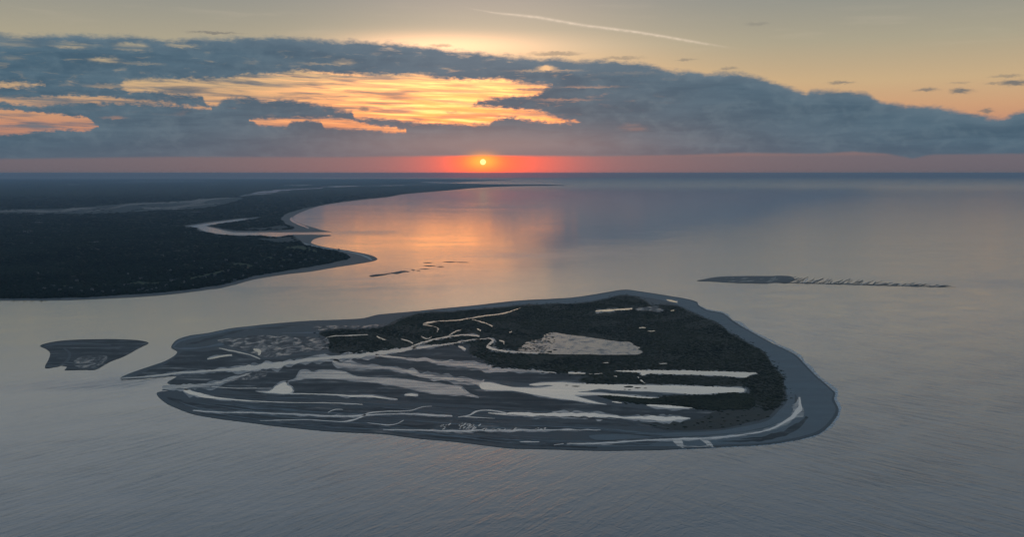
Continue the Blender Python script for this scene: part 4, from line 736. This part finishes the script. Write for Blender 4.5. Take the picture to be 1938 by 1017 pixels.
# houses among the trees near the shore
def house_proto():
    e = bpy.data.objects.new('house', None); COL.objects.link(e)
    w, d, h, r = 8.0, 5.5, 7.0, 10.5
    wall = mesh('wall', [(-w, -d, 0), (w, -d, 0), (w, d, 0), (-w, d, 0), (-w, -d, h), (w, -d, h), (w, d, h), (-w, d, h), (-w, 0, r - .25), (w, 0, r - .25)],
                [(0, 1, 5, 4), (1, 2, 6, 9, 5), (2, 3, 7, 6), (3, 0, 4, 8, 7)])
    link('wall', wall, M_WALL, e)
    o = .8
    roof = mesh('roof', [(-w - o, -d - o, h - .7), (w + o, -d - o, h - .7), (w + o, 0, r), (-w - o, 0, r), (w + o, d + o, h - .7), (-w - o, d + o, h - .7), (-w - o, -d - o, h - 1), (w + o, -d - o, h - 1), (w + o, 0, r - .3), (-w - o, 0, r - .3), (w + o, d + o, h - 1), (-w - o, d + o, h - 1)],
                [(0, 1, 2, 3), (3, 2, 4, 5), (6, 7, 1, 0), (5, 4, 10, 11), (7, 8, 2, 1), (8, 10, 4, 2), (9, 6, 0, 3), (11, 9, 3, 5)])
    link('roof', roof, M_ROOF, e)
    win = mesh('window', [(-.8, -.06, -.9), (.8, -.06, -.9), (.8, -.06, .9), (-.8, -.06, .9)], [(0, 1, 2, 3)])
    for x in (-5, -1.7, 1.7, 5):
        for z in (2, 5):
            q = link('window', win, M_PANE, e); q.location = (x, -d, z)
    return e
hp = house_proto(); spots = []
for a, b in [(52, 340), (62, 337), (83, 339.4), (70, 342), (95, 343), (108, 341), (120, 344), (133, 343), (146, 336), (151, 335.8), (163, 342), (168, 340), (172, 342.6), (178, 341), (183, 339.8), (195, 336), (200, 330), (204, 330.6), (208, 329.8), (216, 332), (226, 336), (240, 326), (252, 325), (262, 331), (268, 318.4), (275, 330), (285, 324), (305, 314), (318, 317), (330, 313.4), (343, 308), (352, 309.4), (358, 306), (366, 305), (372, 307), (380, 304),
             (227, 307.6), (190, 300.5), (182, 285.4), (75, 272.6), (236, 316), (310, 306), (322, 300), (340, 300), (300, 310), (265, 306), (200, 318), (150, 322), (165, 328), (90, 330), (44, 321.5), (56, 298), (343, 266.6), (397, 293.6)]:
    spots.append((a, b))
houses = []
for i, (a, b) in enumerate(spots):
    if i == 0: o, parts = hp, None
    else:
        o = hp.copy(); COL.objects.link(o)
        for ch in hp.children:
            c = ch.copy(); COL.objects.link(c); c.parent = o
    x, y = gnd(a, b, 1.2); o.location = (x, y, 1.3); o.rotation_euler.z = random.uniform(-.6, .6) + (math.pi / 2 if random.random() < .3 else 0); s = random.uniform(.8, 1.35); o.scale = (s, s, random.uniform(1.0, 1.4))
    o['category'] = 'house'; o['group'] = 'houses scattered through the mainland woods'; houses.append((o, a, b))
ORD = ['leftmost', 'second', 'third', 'fourth', 'fifth', 'sixth', 'seventh', 'eighth', 'ninth', 'tenth', 'eleventh', 'twelfth', 'thirteenth', 'fourteenth', 'fifteenth', 'sixteenth', 'seventeenth', 'eighteenth', 'nineteenth', 'twentieth', 'twenty-first', 'twenty-second', 'twenty-third', 'twenty-fourth']
def zone(a, b): return 0 if b >= 333 and a < 230 else 1 if a >= 300 and 298 < b < 318 else 2 if b >= 312 else 3
ZONE = ['pale house in the row along the near mainland shore', 'pale house in the woods behind the sandy point', 'pale house in the middle of the mainland woods', 'lone pale house far back in the mainland woods']
for z_ in range(4):
    row = sorted((h for h in houses if zone(h[1], h[2]) == z_), key=lambda h: h[1])
    for i, (o, a, b) in enumerate(row): o['label'] = ZONE[z_] + ', ' + (ORD[i] if i == 0 else ORD[i] + ' from the left')
# ------------------------------------------------------------------ the setting sun, far outside the haze
D = 400000.0
bs = sd * D; rad_s = D * math.tan(R(0.17)); V, Fc = [], []
n, mrows = 32, 16
for j in range(mrows + 1):
    for i in range(n):
        th = math.pi * j / mrows; ph = 2 * math.pi * i / n; V.append((rad_s * math.sin(th) * math.cos(ph), rad_s * math.sin(th) * math.sin(ph), rad_s * math.cos(th)))
for j in range(mrows):
    for i in range(n): Fc.append((j * n + i, (j + 1) * n + i, (j + 1) * n + (i + 1) % n, j * n + (i + 1) % n))
ms = bpy.data.materials.new('sun_surface'); ms.use_nodes = True; q = ms.node_tree; q.nodes.clear(); em = q.nodes.new('ShaderNodeEmission'); ou = q.nodes.new('ShaderNodeOutputMaterial')
em.inputs[0].default_value = (1.0, 0.74, 0.27, 1); em.inputs[1].default_value = 1.5; q.links.new(em.outputs[0], ou.inputs[0])
so = link('sun', mesh('sun', V, Fc, True), ms, label='small glowing yellow sun low over the horizon in the red band', cat='sun'); so.location = (bs.x, bs.y, bs.z + H)

# ------------------------------------------------------------------ haze
def haze(density=1.8e-5):
    e, zb, zt = 129000.0, -2.5, H + 18.0
    V = [(x, y, z) for z in (zb, zt) for x, y in ((-e, -e), (e, -e), (e, e), (-e, e))]
    Fc = [(3, 2, 1, 0), (4, 5, 6, 7), (0, 1, 5, 4), (1, 2, 6, 5), (2, 3, 7, 6), (3, 0, 4, 7)]
    m = bpy.data.materials.new('haze_air'); m.use_nodes = True; q = m.node_tree; q.nodes.clear()
    pv = q.nodes.new('ShaderNodeVolumePrincipled'); ou = q.nodes.new('ShaderNodeOutputMaterial'); q.links.new(pv.outputs[0], ou.inputs['Volume'])
    pv.inputs['Color'].default_value = (0.54, 0.78, 1.0, 1); pv.inputs['Density'].default_value = density; pv.inputs['Anisotropy'].default_value = 0.45
    link('haze', mesh('haze', V, Fc), m, kind='stuff')
haze()
